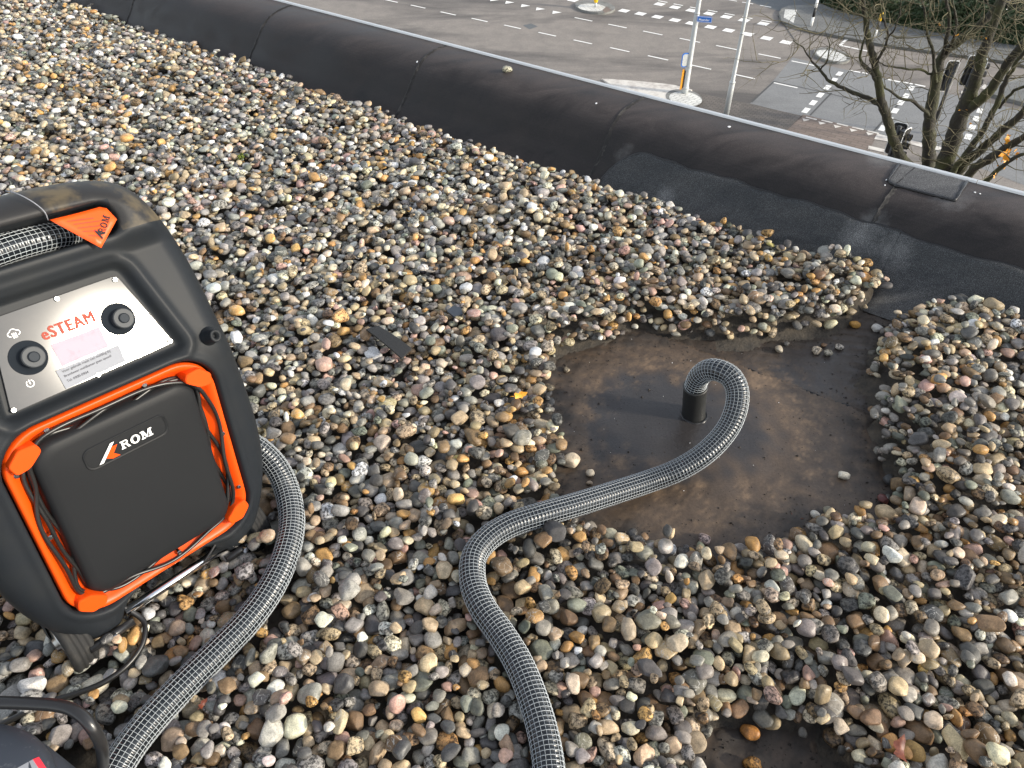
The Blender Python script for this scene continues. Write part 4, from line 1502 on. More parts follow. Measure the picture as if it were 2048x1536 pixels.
BW = bz + 0.0012
face_poly('logo_stroke', K1, BW, M['white_print'], panel, 0.0005)
face_poly('logo_arrow', K2, BW + 0.0002, M['orange'], panel, 0.0005)
lt = serif_letters(-0.0125, 0.3645, 0.0155)
for li, (v, f) in enumerate(lt):                          # strokes of a letter overlap: step them apart
    V = FM(v[:, 0], v[:, 1], BW + 0.0004 + 0.00004 * li)
    lt[li] = (V, f)
V, F, c = [], [], 0
for v, f in lt:
    V.append(v)
    F += [[a + c for a in q] for q in f]
    c += len(v)
mk('lettering', np.vstack(V), F, M['white_print'], panel, smooth=False)

# boss on the shoulder
an = np.linspace(0, 2 * math.pi, 30, endpoint=False)
C_ = np.c_[np.cos(an), np.sin(an)]
bc = np.array([0.193, 0.487])
loft('strap_boss', [(bc + C_ * 0.020, -0.006), (bc + C_ * 0.016, 0.002), (bc + C_ * 0.0145, 0.006), (bc + C_ * 0.011, 0.010), (bc + C_ * 0.0105, 0.026), (bc + C_ * 0.0095, 0.0275), (bc + C_ * 0.0050, 0.0275), (bc + C_ * 0.0045, 0.018)], M['plastic'], mach, cap='last')

# axle, feet rods, bolts, wheels
MB().tube([FM(-0.10, 0.034, -0.018), FM(0.11, 0.034, -0.018)], 0.0095, 16).build('axle_bar', M['chrome'], mach)
for a, b in ((-0.178, -0.098), (0.098, 0.176)):
    MB().tube([FM(a, 0.020, 0.000), FM(b, 0.020, 0.000)], 0.008, 12).build('foot_rod', M['dark_metal'], mach)
    disc((a + b) / 2, 0.022, 0.000, 0.012, 0.0065, M['screw'], 'bolt', mach, 6)
for sx in (-1, 1):
    cw = np.array(FM(0.188 * sx, 0.018, -0.062))
    rw = 0.066
    root_w = None
    prof_w = [(-0.021, 0.040), (-0.022, 0.058), (-0.018, 0.065), (-0.012, 0.066), (-0.011, 0.0645), (-0.007, 0.0645), (-0.006, 0.066), (-0.002, 0.066), (-0.001, 0.0645), (0.001, 0.0645), (0.002, 0.066), (0.006, 0.066), (0.007, 0.0645), (0.011, 0.0645), (0.012, 0.066), (0.018, 0.065), (0.022, 0.058), (0.021, 0.040)]
    nW = 48
    an = np.linspace(0, 2 * math.pi, nW, endpoint=False)
    vv = [cw + MU * a + r * (MV * math.cos(t) + MN * math.sin(t)) for a, r in prof_w for t in an]
    ff = [(i * nW + j, (i + 1) * nW + j, (i + 1) * nW + (j + 1) % nW, i * nW + (j + 1) % nW) for i in range(len(prof_w) - 1) for j in range(nW)]
    tyre = mk('wheel', vv, ff, M['rubber'], mach)
    hubp = [(-0.026, 0.0), (-0.026, 0.012), (-0.020, 0.014), (-0.018, 0.040), (0.018, 0.040), (0.020, 0.014), (0.026, 0.012), (0.026, 0.0)]
    vv = [cw + MU * a + r * (MV * math.cos(t) + MN * math.sin(t)) for a, r in hubp for t in an[::2]]
    n2 = nW // 2
    ff = [(i * n2 + j, (i + 1) * n2 + j, (i + 1) * n2 + (j + 1) % n2, i * n2 + (j + 1) % n2) for i in range(len(hubp) - 1) for j in range(n2)]
    mk('hub', vv, ff, M['screw'], tyre)
# orange rear rail seen over the handle, pale cover beyond it
MB().tube([FM(0.02, 0.775, -0.235), FM(0.07, 0.792, -0.24), FM(0.12, 0.79, -0.235)], 0.008, 8).build('rear_rail', M['orange'], mach)
MB().tube([FM(-0.16, 0.74, -0.215), FM(-0.10, 0.79, -0.245), FM(-0.03, 0.80, -0.235)], 0.020, 10).build('rear_cover', M['knob'], mach)
# ring and clip of the cable at the foot
lp = [np.array(FM(0.055 + 0.012 * math.cos(a), 0.022 + 0.012 * math.sin(a), -0.012)) for a in np.linspace(0, 2 * math.pi, 22)]
MB().tube(lp, 0.0022, 6, caps=False).build('cable_loop', M['cable'], mach)
MB().tube(spline([FM(0.055, 0.034, -0.012), FM(0.085, 0.055, -0.012), FM(0.12, 0.082, -0.018)], 0.008), 0.0032, 6).build('cable_tail', M['cable'], mach)

# hose stowed behind the handle
ph_ = spline([FM(-0.30, 0.690, -0.10), FM(-0.16, 0.712, -0.060), (FM(-0.05, 0.7235, -0.040)), FM(0.03, 0.7255, -0.048), FM(0.085, 0.720, -0.085)], 0.05)
hose('ribbed_hose', ph_, 0.0235, 'black netted hose stowed in the handle opening of the machine')

# hanging tag
tagp = np.array([(0.038, 0.744), (0.115, 0.743), (0.123, 0.738), (0.127, 0.717), (0.082, 0.682)])


def tag_map(v, dw=0.0):
    f_ = np.clip((v[:, 1] - 0.68) / 0.065, 0, 1)
    return FM(v[:, 0], v[:, 1], 0.034 - 0.026 * f_ + 0.003 * np.sin(v[:, 0] * 60) + dw)


tq = []
for i in range(5):
    p, q = tagp[i], tagp[(i + 1) % 5]
    tq += [p + (q - p) * t for t in np.linspace(0, 1, 8, endpoint=False)]
tq = np.array(tq)
ctr = tagp.mean(0)
tv = np.vstack([ctr + (tq - ctr) * k_ for k_ in (1.0, 0.66, 0.33)] + [ctr[None]])
nT = len(tq)
tf = [(i * nT + j, i * nT + (j + 1) % nT, (i + 1) * nT + (j + 1) % nT, (i + 1) * nT + j) for i in range(2) for j in range(nT)] + [(2 * nT + j, 2 * nT + (j + 1) % nT, 3 * nT) for j in range(nT)]
P_ = np.vstack([tag_map(tv), tag_map(tv, -0.0006)])
nA = len(tv)
tf2 = tf + [tuple(a + nA for a in q[::-1]) for q in tf] + [(j, j + nA, (j + 1) % nT + nA, (j + 1) % nT) for j in range(nT)]
tg = thing('paper_tag', FM(0.08, 0.745, 0), 'bright orange tag hanging from the black handle of the machine', 'tag')
mk('card', P_, tf2, M['tag'], tg)
tl = []
for (v, f) in serif_letters(0.0, 0.0, 0.0095):
    tl.append((rot2(v * np.array([0.92, 1]), 47) + np.array([0.0985, 0.7005]), f))
tl.append((rot2(np.array([(0.0, 0.0), (0.0035, 0.0), (0.013, 0.013), (0.0095, 0.013)]), 47) + np.array([0.0905, 0.6935]), [(0, 1, 2, 3)]))
tl.append((rot2(np.array([(0.0065, 0.004), (0.010, 0.0), (0.014, 0.0), (0.0105, 0.004)]), 47) + np.array([0.0905, 0.6935]), [(0, 1, 2, 3)]))
tl.append((rot2(np.array([(0.0065, 0.004), (0.0105, 0.004), (0.0155, 0.0095), (0.0115, 0.0095)]), 47) + np.array([0.0905, 0.6935]), [(0, 1, 2, 3)]))
V, F, c = [], [], 0
for li, (v, f) in enumerate(tl):
    V.append(tag_map(v, 0.0006 + 0.00003 * li))
    F += [[a + c for a in q] for q in f]
    c += len(v)
mk('lettering', np.vstack(V), F, M['black_print'], tg, smooth=False)
ls = []
for i_, (y, a, b) in enumerate(((0.735, 0.060, 0.098), (0.728, 0.066, 0.104), (0.721, 0.068, 0.10), (0.714, 0.072, 0.095), (0.706, 0.076, 0.09))):
    ls.append(bar((a, y), (b, y - 0.006), 0.0007))
V, F, c = [], [], 0
for v, f in ls:
    V.append(tag_map(v, 0.0006))
    F += [[a + c for a in q] for q in f]
    c += 4
mk('printed_lines', np.vstack(V), F, M['red'], tg, smooth=False)
MB().tube(spline([FM(0.036, 0.744, 0.010), FM(0.033, 0.757, 0.022), FM(0.024, 0.775, 0.021), FM(0.014, 0.792, 0.008), FM(0.010, 0.803, -0.02)], 0.006), 0.0009, 5).build('string', M['paper'], tg)

# power cable trailing away over the stones
cpx = [(262, 1218), (284, 1238), (290, 1266), (280, 1298), (250, 1335), (205, 1366), (150, 1388), (100, 1402), (60, 1420), (25, 1438), (-30, 1462), (-110, 1490)]
cz = [0.055, 0.052, 0.045, 0.038, 0.036, 0.036, 0.036, 0.036, 0.036, 0.036, 0.036, 0.036]
pc = np.array([at_z(x, y, z) for (x, y), z in zip(cpx, cz)])
pc[0] = FM(-0.105, 0.055, -0.03)
tag(MB().tube(spline(pc, 0.008), 0.0052, 10).build('power_cable', M['cable'], None), 'thin black power cable curving from the machine foot to the lower left', 'cable')

# ---------------------------------------------------------------- second appliance, cut by the lower left corner
zc0 = 0.235
tri = [at_z(x, y, zc0)[:2] for x, y in ((0, 1442), (62, 1464), (102, 1534))]
(ax_, ay_), (bx2, by2), (cx2, cy2) = tri
dd_ = 2 * (ax_ * (by2 - cy2) + bx2 * (cy2 - ay_) + cx2 * (ay_ - by2))
c2 = np.array([((ax_ ** 2 + ay_ ** 2) * (by2 - cy2) + (bx2 ** 2 + by2 ** 2) * (cy2 - ay_) + (cx2 ** 2 + cy2 ** 2) * (ay_ - by2)) / dd_,
               ((ax_ ** 2 + ay_ ** 2) * (cx2 - bx2) + (bx2 ** 2 + by2 ** 2) * (ax_ - cx2) + (cx2 ** 2 + cy2 ** 2) * (bx2 - ax_)) / dd_, zc0])
R2 = float(np.linalg.norm(tri[0] - c2[:2]))
app = thing('vacuum_cleaner', (c2[0], c2[1], 0.0), 'dark navy drum appliance with a black tube frame cut off by the lower left corner', 'appliance')
profv = [(0.0, 0.262), (R2 * 0.5, 0.258), (R2 * 0.85, 0.246), (R2 * 0.97, 0.236), (R2, 0.222), (R2 * 0.99, 0.205), (R2 * 0.93, 0.200), (R2 * 0.93, 0.192)]
nV = 64
an = np.linspace(0, 2 * math.pi, nV, endpoint=False)


def lathe(name, prof, material, parent, c=c2):
    vv = [(c[0] + r * math.cos(t), c[1] + r * math.sin(t), z) for r, z in prof for t in an]
    ff = [(i * nV + j, i * nV + (j + 1) % nV, (i + 1) * nV + (j + 1) % nV, (i + 1) * nV + j) for i in range(len(prof) - 1) for j in range(nV)]
    return mk(name, vv, [q[::-1] for q in ff], material, parent)


lid = lathe('lid', profv, M['navy'], app)
lathe('drum', [(R2 * 0.92, 0.196), (R2 * 1.02, 0.180), (R2 * 1.05, 0.10), (R2 * 1.0, 0.015), (0, 0.012)], M['navy'], app)
l0 = at_z(70, 1525, 0.248)[:2]


def on_lid(dx, dy, dz):
    r_ = math.hypot(dx - c2[0], dy - c2[1])
    return (dx, dy, float(np.interp(r_, [p[0] for p in profv[:5]], [p[1] for p in profv[:5]])) + dz)


e1 = (at_z(90, 1535, 0.248) - at_z(73, 1508, 0.248))[:2]
e1 /= np.linalg.norm(e1)
e2 = np.array([-e1[1], e1[0]])
if e2[0] > 0:
    e2 = -e2
o1 = at_z(73, 1509, 0.248)[:2]
strip_w, strip_l = 0.006, 0.06
for nm, m_, a0, a1, dz in (('red_label', 'red', 0.0, 0.0065, 0.0012), ('white_label', 'paper', 0.0065, 0.045, 0.0012)):
    vv, ff = [], []
    for i in range(9):
        for j in range(3):
            q = o1 + e1 * strip_l * i / 8 + e2 * (a0 + (a1 - a0) * j / 2)
            vv.append(on_lid(q[0], q[1], dz))
    ff = [(i * 3 + j, (i + 1) * 3 + j, (i + 1) * 3 + j + 1, i * 3 + j + 1) for i in range(8) for j in range(2)]
    mk(nm, vv, ff, M[m_], lid)
fr = pz([(-150, 1404, 0.262), (-60, 1404, 0.262), (60, 1407, 0.262), (125, 1413, 0.260), (160, 1429, 0.255), (185, 1456, 0.24), (202, 1488, 0.20), (206, 1518, 0.135), (204, 1545, 0.06), (203, 1562, 0.005)])
MB().tube(spline(fr, 0.008), 0.0088, 14).build('tube_frame', M['dark_metal'], app)
hx_ = fr[0] + np.array([[0, 0, 0], [-0.05, -0.01, -0.02], [-0.08, -0.03, -0.1], [-0.08, -0.03, -0.26]])
MB().tube(spline(hx_, 0.01), 0.0088, 14).build('tube_frame', M['dark_metal'], app)

# ================================================================ bits on the gravel
q = [(732, 658), (756, 651), (823, 696), (803, 716)]
pts = []
for (x, y) in q:
    P = at_z(x, y, max(lay_z(x_, y_, 0.02, 0.006) for x_, y_ in q + [(778, 685), (745, 672), (800, 700), (790, 672), (765, 690)]))
    pts.append(P)
pts = np.array(pts)
off_ = np.array([0, 0, 0.006])
mbx = MB()
nS_ = 8
top_l = [pts[0] + (pts[3] - pts[0]) * t for t in np.linspace(0, 1, nS_)]
top_r = [pts[1] + (pts[2] - pts[1]) * t for t in np.linspace(0, 1, nS_)]
vv, ff = [], []
for i in range(nS_):
    bend_ = np.array([0, 0, 0.004 * math.sin(i / (nS_ - 1) * math.pi)])
    vv += [top_l[i] + bend_, top_r[i] + bend_, top_r[i] + bend_ - off_, top_l[i] + bend_ - off_]
for i in range(nS_ - 1):
    for j in range(4):
        ff.append((i * 4 + j, (i + 1) * 4 + j, (i + 1) * 4 + (j + 1) % 4, i * 4 + (j + 1) % 4))
ff += [(0, 1, 2, 3), (nS_ * 4 - 1, nS_ * 4 - 2, nS_ * 4 - 3, nS_ * 4 - 4)]
tag(mbx.add(vv, ff).build('rubber_offcut', M['strip'], smooth=False), 'black ribbed rubber offcut lying on the gravel right of the machine', 'offcut')
P = at_z(909, 623, lay_z(909, 623, 0.015, 0.006))
vv = [P + np.array(d_) for d_ in ((-0.022, 0.004, 0.0), (-0.006, 0.02, 0.006), (0.018, 0.014, 0.004), (0.024, -0.008, -0.002), (0.0, -0.016, -0.006))]
tag(MB().add([tuple(v) for v in vv] + [tuple(v - (0, 0, 0.006)) for v in vv], [(0, 4, 3, 2, 1)[::-1], (5, 6, 7, 8, 9)[::-1]] + [(i, (i + 1) % 5, 5 + (i + 1) % 5, 5 + i) for i in range(5)]).build('slate_chip', M['slate'], smooth=False),
    'dark blue slate chip lying on the gravel above the rubber offcut', 'stone chip')


def leaf(x, y, z, size, yaw, tilt, m_, label, curl=0.3):
    P = at_z(x, y, z)
    n = 14
    a = np.linspace(0, 2 * math.pi, n, endpoint=False)
    r_ = size * (0.75 + 0.25 * np.cos(a * 2) + 0.12 * np.cos(5 * a + 1) + 0.08 * np.cos(9 * a))
    lx, ly = r_ * np.cos(a), r_ * np.sin(a) * 0.85
    V = []
    for k_ in (1.0, 0.55):
        for i in range(n):
            V.append((lx[i] * k_, ly[i] * k_, curl * (lx[i] * k_) ** 2 / size - 0.2 * abs(ly[i] * k_)))
    V.append((0, 0, 0))
    V = np.array(V)
    ct_, st_ = math.cos(tilt), math.sin(tilt)
    V = V @ np.array([[1, 0, 0], [0, ct_, st_], [0, -st_, ct_]])
    cy_, sy_ = math.cos(yaw), math.sin(yaw)
    V = V @ np.array([[cy_, sy_, 0], [-sy_, cy_, 0], [0, 0, 1]]) + P
    F = [(i, (i + 1) % n, n + (i + 1) % n, n + i) for i in range(n)] + [(n + i, n + (i + 1) % n, 2 * n) for i in range(n)]
    nA = len(V)
    V2 = np.vstack([V, V - (0, 0, 0.0005)])
    F2 = F + [tuple(b + nA for b in q[::-1]) for q in F]
    root = thing('fallen_leaf', P, label, 'leaf')
    mk('blade', V2, F2, M[m_], root)
    d_ = np.array([cy_, sy_, 0])
    MB().tube(spline([P - d_ * size * 0.8, P - d_ * size * 1.25 + (0, 0, 0.003), P - d_ * size * 1.6 + (0, 0.004, 0.001)], 0.004), 0.0008, 5).build('stalk', M[m_], root)


leaf(1040, 790, lay_z(1040, 790), 0.017, 0.4, 0.5, 'leaf_y', 'bright yellow orange leaf on the gravel left of the bare patch')
leaf(1800, 1500, lay_z(1800, 1500), 0.021, 1.2, 0.25, 'leaf_r', 'curled reddish brown leaf on the gravel at the lower right', 0.45)
leaf(1592, 1034, Z_ROOF + 0.004, 0.011, 2.6, 0.3, 'leaf_r', 'small brown leaf scrap on the mud at the lower patch edge')
leaf(405, 1408, lay_z(405, 1408), 0.009, 1.2, 0.6, 'leaf_r', 'dark red leaf scrap on the gravel beside the left hose', 0.6)
P = at_z(482, 314, lay_z(482, 314))
r_ = np.random.default_rng(4)
mv, mf, c = [], [], 0
for i in range(60):
    d_ = r_.normal(0, 0.008, 3) * (1, 1, 0.3)
    s = 0.004
    mv.append(o8 * s * r_.uniform(0.6, 1.3, (6, 1)) + P + d_)
    mf.append(o8f + c)
    c += 6
tag(mk('moss_tuft', np.vstack(mv), np.vstack(mf), M['moss'], smooth=True), 'small bright green moss tuft in the gravel above the machine', 'moss')

# ================================================================ the street below
ZS = -10.2
gp = lambda x, y, z=ZS: at_z(x, y, z)
g2 = lambda pts, z=ZS: np.array([at_z(x, y, z)[:2] for x, y in pts])


def flat(name, pts2, z, material, parent=None, kind=None):
    v = [(p[0], p[1], z) for p in pts2]
    a = sum(v[i][0] * v[(i + 1) % len(v)][1] - v[(i + 1) % len(v)][0] * v[i][1] for i in range(len(v)))
    f = tuple(range(len(v))) if a > 0 else tuple(range(len(v)))[::-1]
    bm = bmesh.new()
    bv = [bm.verts.new(p) for p in v]
    fc = bm.faces.new([bv[i] for i in f])
    bmesh.ops.triangulate(bm, faces=[fc])
    bm.verts.index_update()
    V = [x.co[:] for x in bm.verts]
    F = [[x.index for x in q.verts] for q in bm.faces]
    bm.free()
    o = mk(name, V, F, material, parent, smooth=False)
    if kind:
        o['kind'] = kind
    return o


def slab(name, pts2, z0, z1, material, kind=None, parent=None):
    a = sum(pts2[i][0] * pts2[(i + 1) % len(pts2)][1] - pts2[(i + 1) % len(pts2)][0] * pts2[i][1] for i in range(len(pts2)))
    p = pts2 if a > 0 else pts2[::-1]
    bm = bmesh.new()
    bot = [bm.verts.new((q[0], q[1], z0)) for q in p]
    top = [bm.verts.new((q[0], q[1], z1)) for q in p]
    n = len(p)
    for i in range(n):
        bm.faces.new((bot[i], bot[(i + 1) % n], top[(i + 1) % n], top[i]))
    fc = bm.faces.new(top)
    bmesh.ops.triangulate(bm, faces=[fc])
    bm.verts.index_update()
    V = [x.co[:] for x in bm.verts]
    F = [[x.index for x in q.verts] for q in bm.faces]
    bm.free()
    o = mk(name, V, F, material, parent, smooth=False)
    if kind:
        o['kind'] = kind
    return o


flat('ground', [(-500, -300), (500, -300), (500, 700), (-500, 700)], ZS - 0.03, M['asphalt3'], kind='structure')
road = flat('road', [pw(-90, 4, 0)[:2], pw(60, 4, 0)[:2], pw(60, 75, 0)[:2], pw(-90, 75, 0)[:2]], ZS, M['asphalt'], kind='structure')
flat('side_road', g2([(1475, -40), (1500, 4), (1556, 22), (1600, 17), (1660, 20), (1700, -10), (1640, -60)]), ZS + 0.004, M['asphalt3'], kind='structure')
flat('grey_lane', g2([(1500, 207), (1522, 186), (1548, 160), (1585, 115), (1640, 128), (1720, 146), (1900, 188), (2300, 280), (2300, 470), (1900, 312), (1755, 268), (1605, 233)]), ZS + 0.004, M['asphalt2'], kind='structure')
flat('bus_lane', g2([(1690, 80), (1860, 112), (2048, 150), (2048, 195), (1960, 190), (1800, 160), (1700, 138), (1640, 100)]), ZS + 0.004, M['asphalt'], kind='structure')
flat('brick_median', g2([(1335, 232), (1386, 184), (1480, 204), (1605, 232), (1572, 262), (1560, 300), (1330, 250)]), ZS + 0.008, M['bricks'], kind='structure')
flat('red_paving', g2([(1572, 262), (1606, 229), (1757, 267), (1738, 300), (1700, 330), (1560, 300)]), ZS + 0.008, M['redbricks'], kind='structure')
# asphalt joints
for a, b in (((1503, 205), (1548, 163)), ((1548, 163), (1660, 188)), ((1660, 188), (1760, 212)), ((1663, 186), (1620, 231)), ((1556, 32), (1590, 82)), ((1748, 262), (1800, 205))):
    A_, B_ = gp(*a)[:2], gp(*b)[:2]
    d_ = (B_ - A_) / np.linalg.norm(B_ - A_)
    n_ = np.array([-d_[1], d_[0]]) * 0.035
    flat('tar_joint', [A_ - n_, B_ - n_, B_ + n_, A_ + n_], ZS + 0.0085, M['tar'], road)

AX = np.array([math.cos(R(-35.2)), math.sin(R(-35.2))])      # along the main road
AY = np.array([-AX[1], AX[0]])


def dash(x, y, length, width, ax, m_='paint', name='lane_dash', z=0.013):
    c = gp(x, y)[:2]
    n = np.array([-ax[1], ax[0]])
    q = [c - ax * length / 2 - n * width / 2, c + ax * length / 2 - n * width / 2, c + ax * length / 2 + n * width / 2, c - ax * length / 2 + n * width / 2]
    flat(name, q, ZS + z, M[m_], road)


rowA = [(560 + a / 3.657, b / 3.657) for a, b in ((810, 8), (1010, 50), (1230, 100), (1460, 148), (1700, 198))]
rowA += [(1000 + a / 3.657, b / 3.657) for a, b in ((345, 252), (605, 308), (875, 365), (1155, 425), (1465, 492), (1780, 560))] + [(1571, 171)]
for x, y in rowA:
    dash(x, y, 1.02, 0.11, AX)
rowB = [(1000 + a / 3.657, b / 3.657) for a, b in ((610, 143), (858, 192), (1117, 243), (1388, 297), (1657, 350), (1970, 412))] + [(1606, 127)]
for x, y in rowB:
    dash(x, y, 1.05, 0.11, AX)
for x, y in ((1709, 143), (1736, 148), (1788, 162), (1817, 167), (1838, 171)):
    dash(x, y, 0.5, 0.14, AX)
for x, y in [(1000 + a / 3.657, b / 3.657) for a, b in ((535, 3), (907, 80), (1028, 102), (1152, 125), (1280, 149), (1400, 172), (1540, 199), (1672, 224), (1812, 252), (1950, 281))] + [(1572, 85)]:
    dash(x, y, 0.50, 0.52, AX, name='crossing_block')
rowD = [(1000 + a / 3.657, b / 3.657) for a, b in ((1167, 32), (1280, 55), (1400, 78), (1530, 101), (1655, 125), (1785, 150), (1925, 175))]
for x, y in rowD:
    dash(x, y, 0.50, 0.52, AX, name='crossing_block')
    dash(x + 6.5, y - 5.2, 0.55, 0.12, AX)
for x, y in ((1463, 1), (1495, 6.5), (1531, 13)):
    dash(x, y, 0.62, 0.11, AX)
for L_ in ([(1330 + a / 5.535, b / 5.535) for a, b in ((1930, 820), (1870, 890), (1797, 970), (1717, 1055), (1640, 1140), (1560, 1225))],
           [(1822, 177), (1812, 192), (1801, 206), (1790, 222), (1778, 239.5), (1765, 257)], [(1960, 222), (1952, 238), (1944, 255.5), (1936, 274)]):
    P_ = g2(L_)
    d_ = (P_[-1] - P_[0]) / np.linalg.norm(P_[-1] - P_[0])
    for x, y in L_:
        dash(x, y, 0.55, 0.22, d_, name='crossing_dash')
for x, y in [(1500 + a / 3.737, b / 3.737) for a, b in ((458, 887), (575, 910), (690, 935), (806, 962), (920, 990))]:
    dash(x, y, 0.42, 0.11, AX, 'old_paint', z=0.014)


def tooth(x, y, s, m_, flip=1):
    c = gp(x, y)[:2]
    flat('give_way_triangle', [c - AX * s / 2 + AY * s * 0.45 * flip, c - AY * s * 0.45 * flip, c + AX * s / 2 + AY * s * 0.45 * flip], ZS + 0.014, M[m_], road)


for x, y in [(1500 + a / 3.737, b / 3.737) for a, b in ((410, 900), (530, 925), (645, 950), (765, 978), (890, 1005))]:
    tooth(x, y, 0.30, 'old_paint')
for x, y in [(560 + a / 3.657, b / 3.657) for a, b in ((1555, 3), (1665, 22), (1780, 46), (1890, 70), (2010, 95))]:
    tooth(x, y, 0.55, 'paint')
for a, b in (((1697, 76), (1680, 91)), ((1680, 91), (1741, 104))):
    A_, B_ = gp(*a)[:2], gp(*b)[:2]
    d_ = (B_ - A_) / np.linalg.norm(B_ - A_)
    n_ = np.array([-d_[1], d_[0]]) * 0.07
    flat('parking_line', [A_ - n_, B_ - n_, B_ + n_, A_ + n_], ZS + 0.0125 + 0.001 * (a[0] > 1690), M['paint'], road)
for q in ([(1754, 268), (1785, 276), (1782, 285), (1748, 279)], [(1737, 292), (1773, 300), (1775, 307), (1736, 299)], [(1819, 280), (1846, 287), (1843, 295), (1816, 288)], [(1870, 292), (1890, 297), (1887, 302), (1868, 300)],
          [(1917, 91), (1948, 99), (1946, 106), (1917, 97)], [(1978, 104), (1998, 108), (1995, 114), (1976, 110)], [(2000, 110), (2018, 113), (2014, 119), (1997, 116)],
          [(1968, 169), (1983, 173), (1974, 181), (1960, 177)], [(1923, 182), (1937, 187), (1935, 194), (1921, 188)]):
    flat('crossing_block', g2(q), ZS + 0.016, M['old_paint'], road)
flat('manhole', g2([(1046, 51), (1062, 47), (1076, 53), (1059, 59)]), ZS + 0.006, M['asphalt3'], road)


def ell(cx_, cy_, rx, ry, deg, n=36, a0=0, a1=360):
    a = np.linspace(R(a0), R(a1), n, endpoint=(a1 - a0) < 360)
    x, y = rx * np.cos(a), ry * np.sin(a)
    c, s_ = math.cos(R(deg)), math.sin(R(deg))
    return [(cx_ + p * c - q * s_, cy_ + p * s_ + q * c) for p, q in zip(x, y)]


# traffic islands
slab('island_kerb', g2(ell(1190, 17, 40, 12, 5)), ZS - 0.02, ZS + 0.11, M['kerb'], 'structure')
flat('island_top', g2(ell(1184, 15, 28, 7.5, 3), ZS + 0.11), ZS + 0.115, M['white_pavers'], kind='structure')
flat('island_bricks', g2([(1205, 20), (1213, 13), (1224, 21), (1210, 26)], ZS + 0.11), ZS + 0.119, M['redbricks'], kind='structure')
slab('island_kerb', g2(ell(1663, 114, 37, 13, 12)), ZS - 0.02, ZS + 0.10, M['kerb'], 'structure')
flat('island_top', g2(ell(1663, 111, 31, 9.5, 12), ZS + 0.10), ZS + 0.105, M['white_pavers'], kind='structure')
tip = [(1203, 160), (1225, 161), (1290, 166), (1345, 172), (1384, 182), (1340, 228), (1300, 222), (1250, 190)]
slab('island_tip', g2(tip), ZS - 0.02, ZS + 0.06, M['old_paint'], 'structure')
flat('island_round', g2(ell(1368, 196, 37, 17, 8), ZS + 0.06), ZS + 0.066, M['kerb'], kind='structure')
flat('island_round_top', g2(ell(1371, 198, 33, 14, 8), ZS + 0.066), ZS + 0.071, M['white_pavers'], kind='structure')
# pavement with kerb at the far side
walk = [(1557, 30), (1560, 42), (1574, 52), (1596, 59), (1620, 65), (1700, 80), (1773, 94), (1861, 106), (1989, 123), (2200, 162), (2200, 100), (1960, 82), (1830, 62), (1700, 34), (1640, 12), (1600, 15), (1575, 16), (1562, 22)]
wk = g2(walk)
slab('pavement_kerb', wk, ZS - 0.02, ZS + 0.12, M['kerb'], 'structure')
wc_ = wk.mean(0)
n_in = g2([(x + (3 if x < 1600 else 0), y - (4 if (i_ < 10 and i_ > 1) else -1 if i_ >= 10 else 0)) for i_, (x, y) in enumerate(walk)], ZS + 0.12)
flat('pavement', n_in, ZS + 0.126, M['slabs'], kind='structure')
flat('pavement_end', g2([(1570, 19), (1594, 20), (1587, 46), (1567, 35)], ZS + 0.126), ZS + 0.132, M['white_pavers'], kind='structure')
# island on the right with a dark kerb
isl = [(1978, 193), (2150, 240), (2200, 190), (2060, 158), (1992, 166)]
slab('island_kerb', g2(isl), ZS - 0.02, ZS + 0.12, M['kerb'], 'structure')
isl2 = [(1986, 188), (2150, 231), (2195, 188), (2060, 160), (1997, 168)]
flat('island_top', g2(isl2, ZS + 0.12), ZS + 0.126, M['slabs'], kind='structure')
flat('far_paving', g2([(1640, 10), (1830, 50), (2200, 100), (2300, -60), (1800, -140), (1600, -60)]), ZS + 0.010, M['slabs'], kind='structure')


def up_to(base, py):
    """height of a vertical line through base that reaches the image row py"""
    lo, hi = base[2], base[2] + 30
    for _ in range(50):
        m_ = (lo + hi) / 2
        if proj(np.array([base[0], base[1], m_]))[1] > py:
            lo = m_
        else:
            hi = m_
    return lo


def lamp_post(x, y, h, steps, label, name='lamp_post'):
    b = gp(x, y)
    t = thing(name, b, label, 'pole', 'galvanised street poles')
    P, rr = [], []
    for z, r in steps:
        P.append(b + (0, 0, z))
        rr.append(r)
    MB().tube(P, rr, 20).build('mast', M['pole'], t)
    for z, r in steps[1:-1:2]:
        MB().tube([b + (0, 0, z - 0.03), b + (0, 0, z + 0.03)], r * 1.06, 20).build('collar', M['pole'], t)
    MB().tube([b + (0, 0, h), b + (0.3, -0.2, h + 0.25), b + (1.0, -0.7, h + 0.35)], 0.045, 10).build('arm', M['pole'], t)
    MB().box(b + (1.25, -0.88, h + 0.36), (0.6, 0.22, 0.1), R(-35)).build('lamp_head', M['pole'], t, smooth=False)
    return b, t


b1, p1 = lamp_post(1369, 189, 9.5, ((-0.05, 0.135), (0.28, 0.135), (0.33, 0.118), (1.15, 0.116), (1.20, 0.105), (3.1, 0.100), (3.2, 0.088), (9.5, 0.06)), 'thick grey pole with blue street name sign beyond the parapet')
b2, p2 = lamp_post(1452, 230, 8.0, ((-0.05, 0.105), (1.25, 0.105), (1.32, 0.078), (3.0, 0.072), (3.1, 0.066), (8.0, 0.05)), 'thin plain grey pole right of the one with the street sign')
# street name sign
zs_ = up_to(b1, 36)
sg = thing('street_sign', b1 + (0.1, 0, zs_ - b1[2]), 'small blue street name sign with white border fixed to the thick grey pole', 'sign')
sd_ = np.array([math.cos(R(-14)), math.sin(R(-14)), 0])
sn_ = np.array([sd_[1], -sd_[0], 0])
so_ = np.array([b1[0], b1[1], zs_]) + sn_ * 0.10


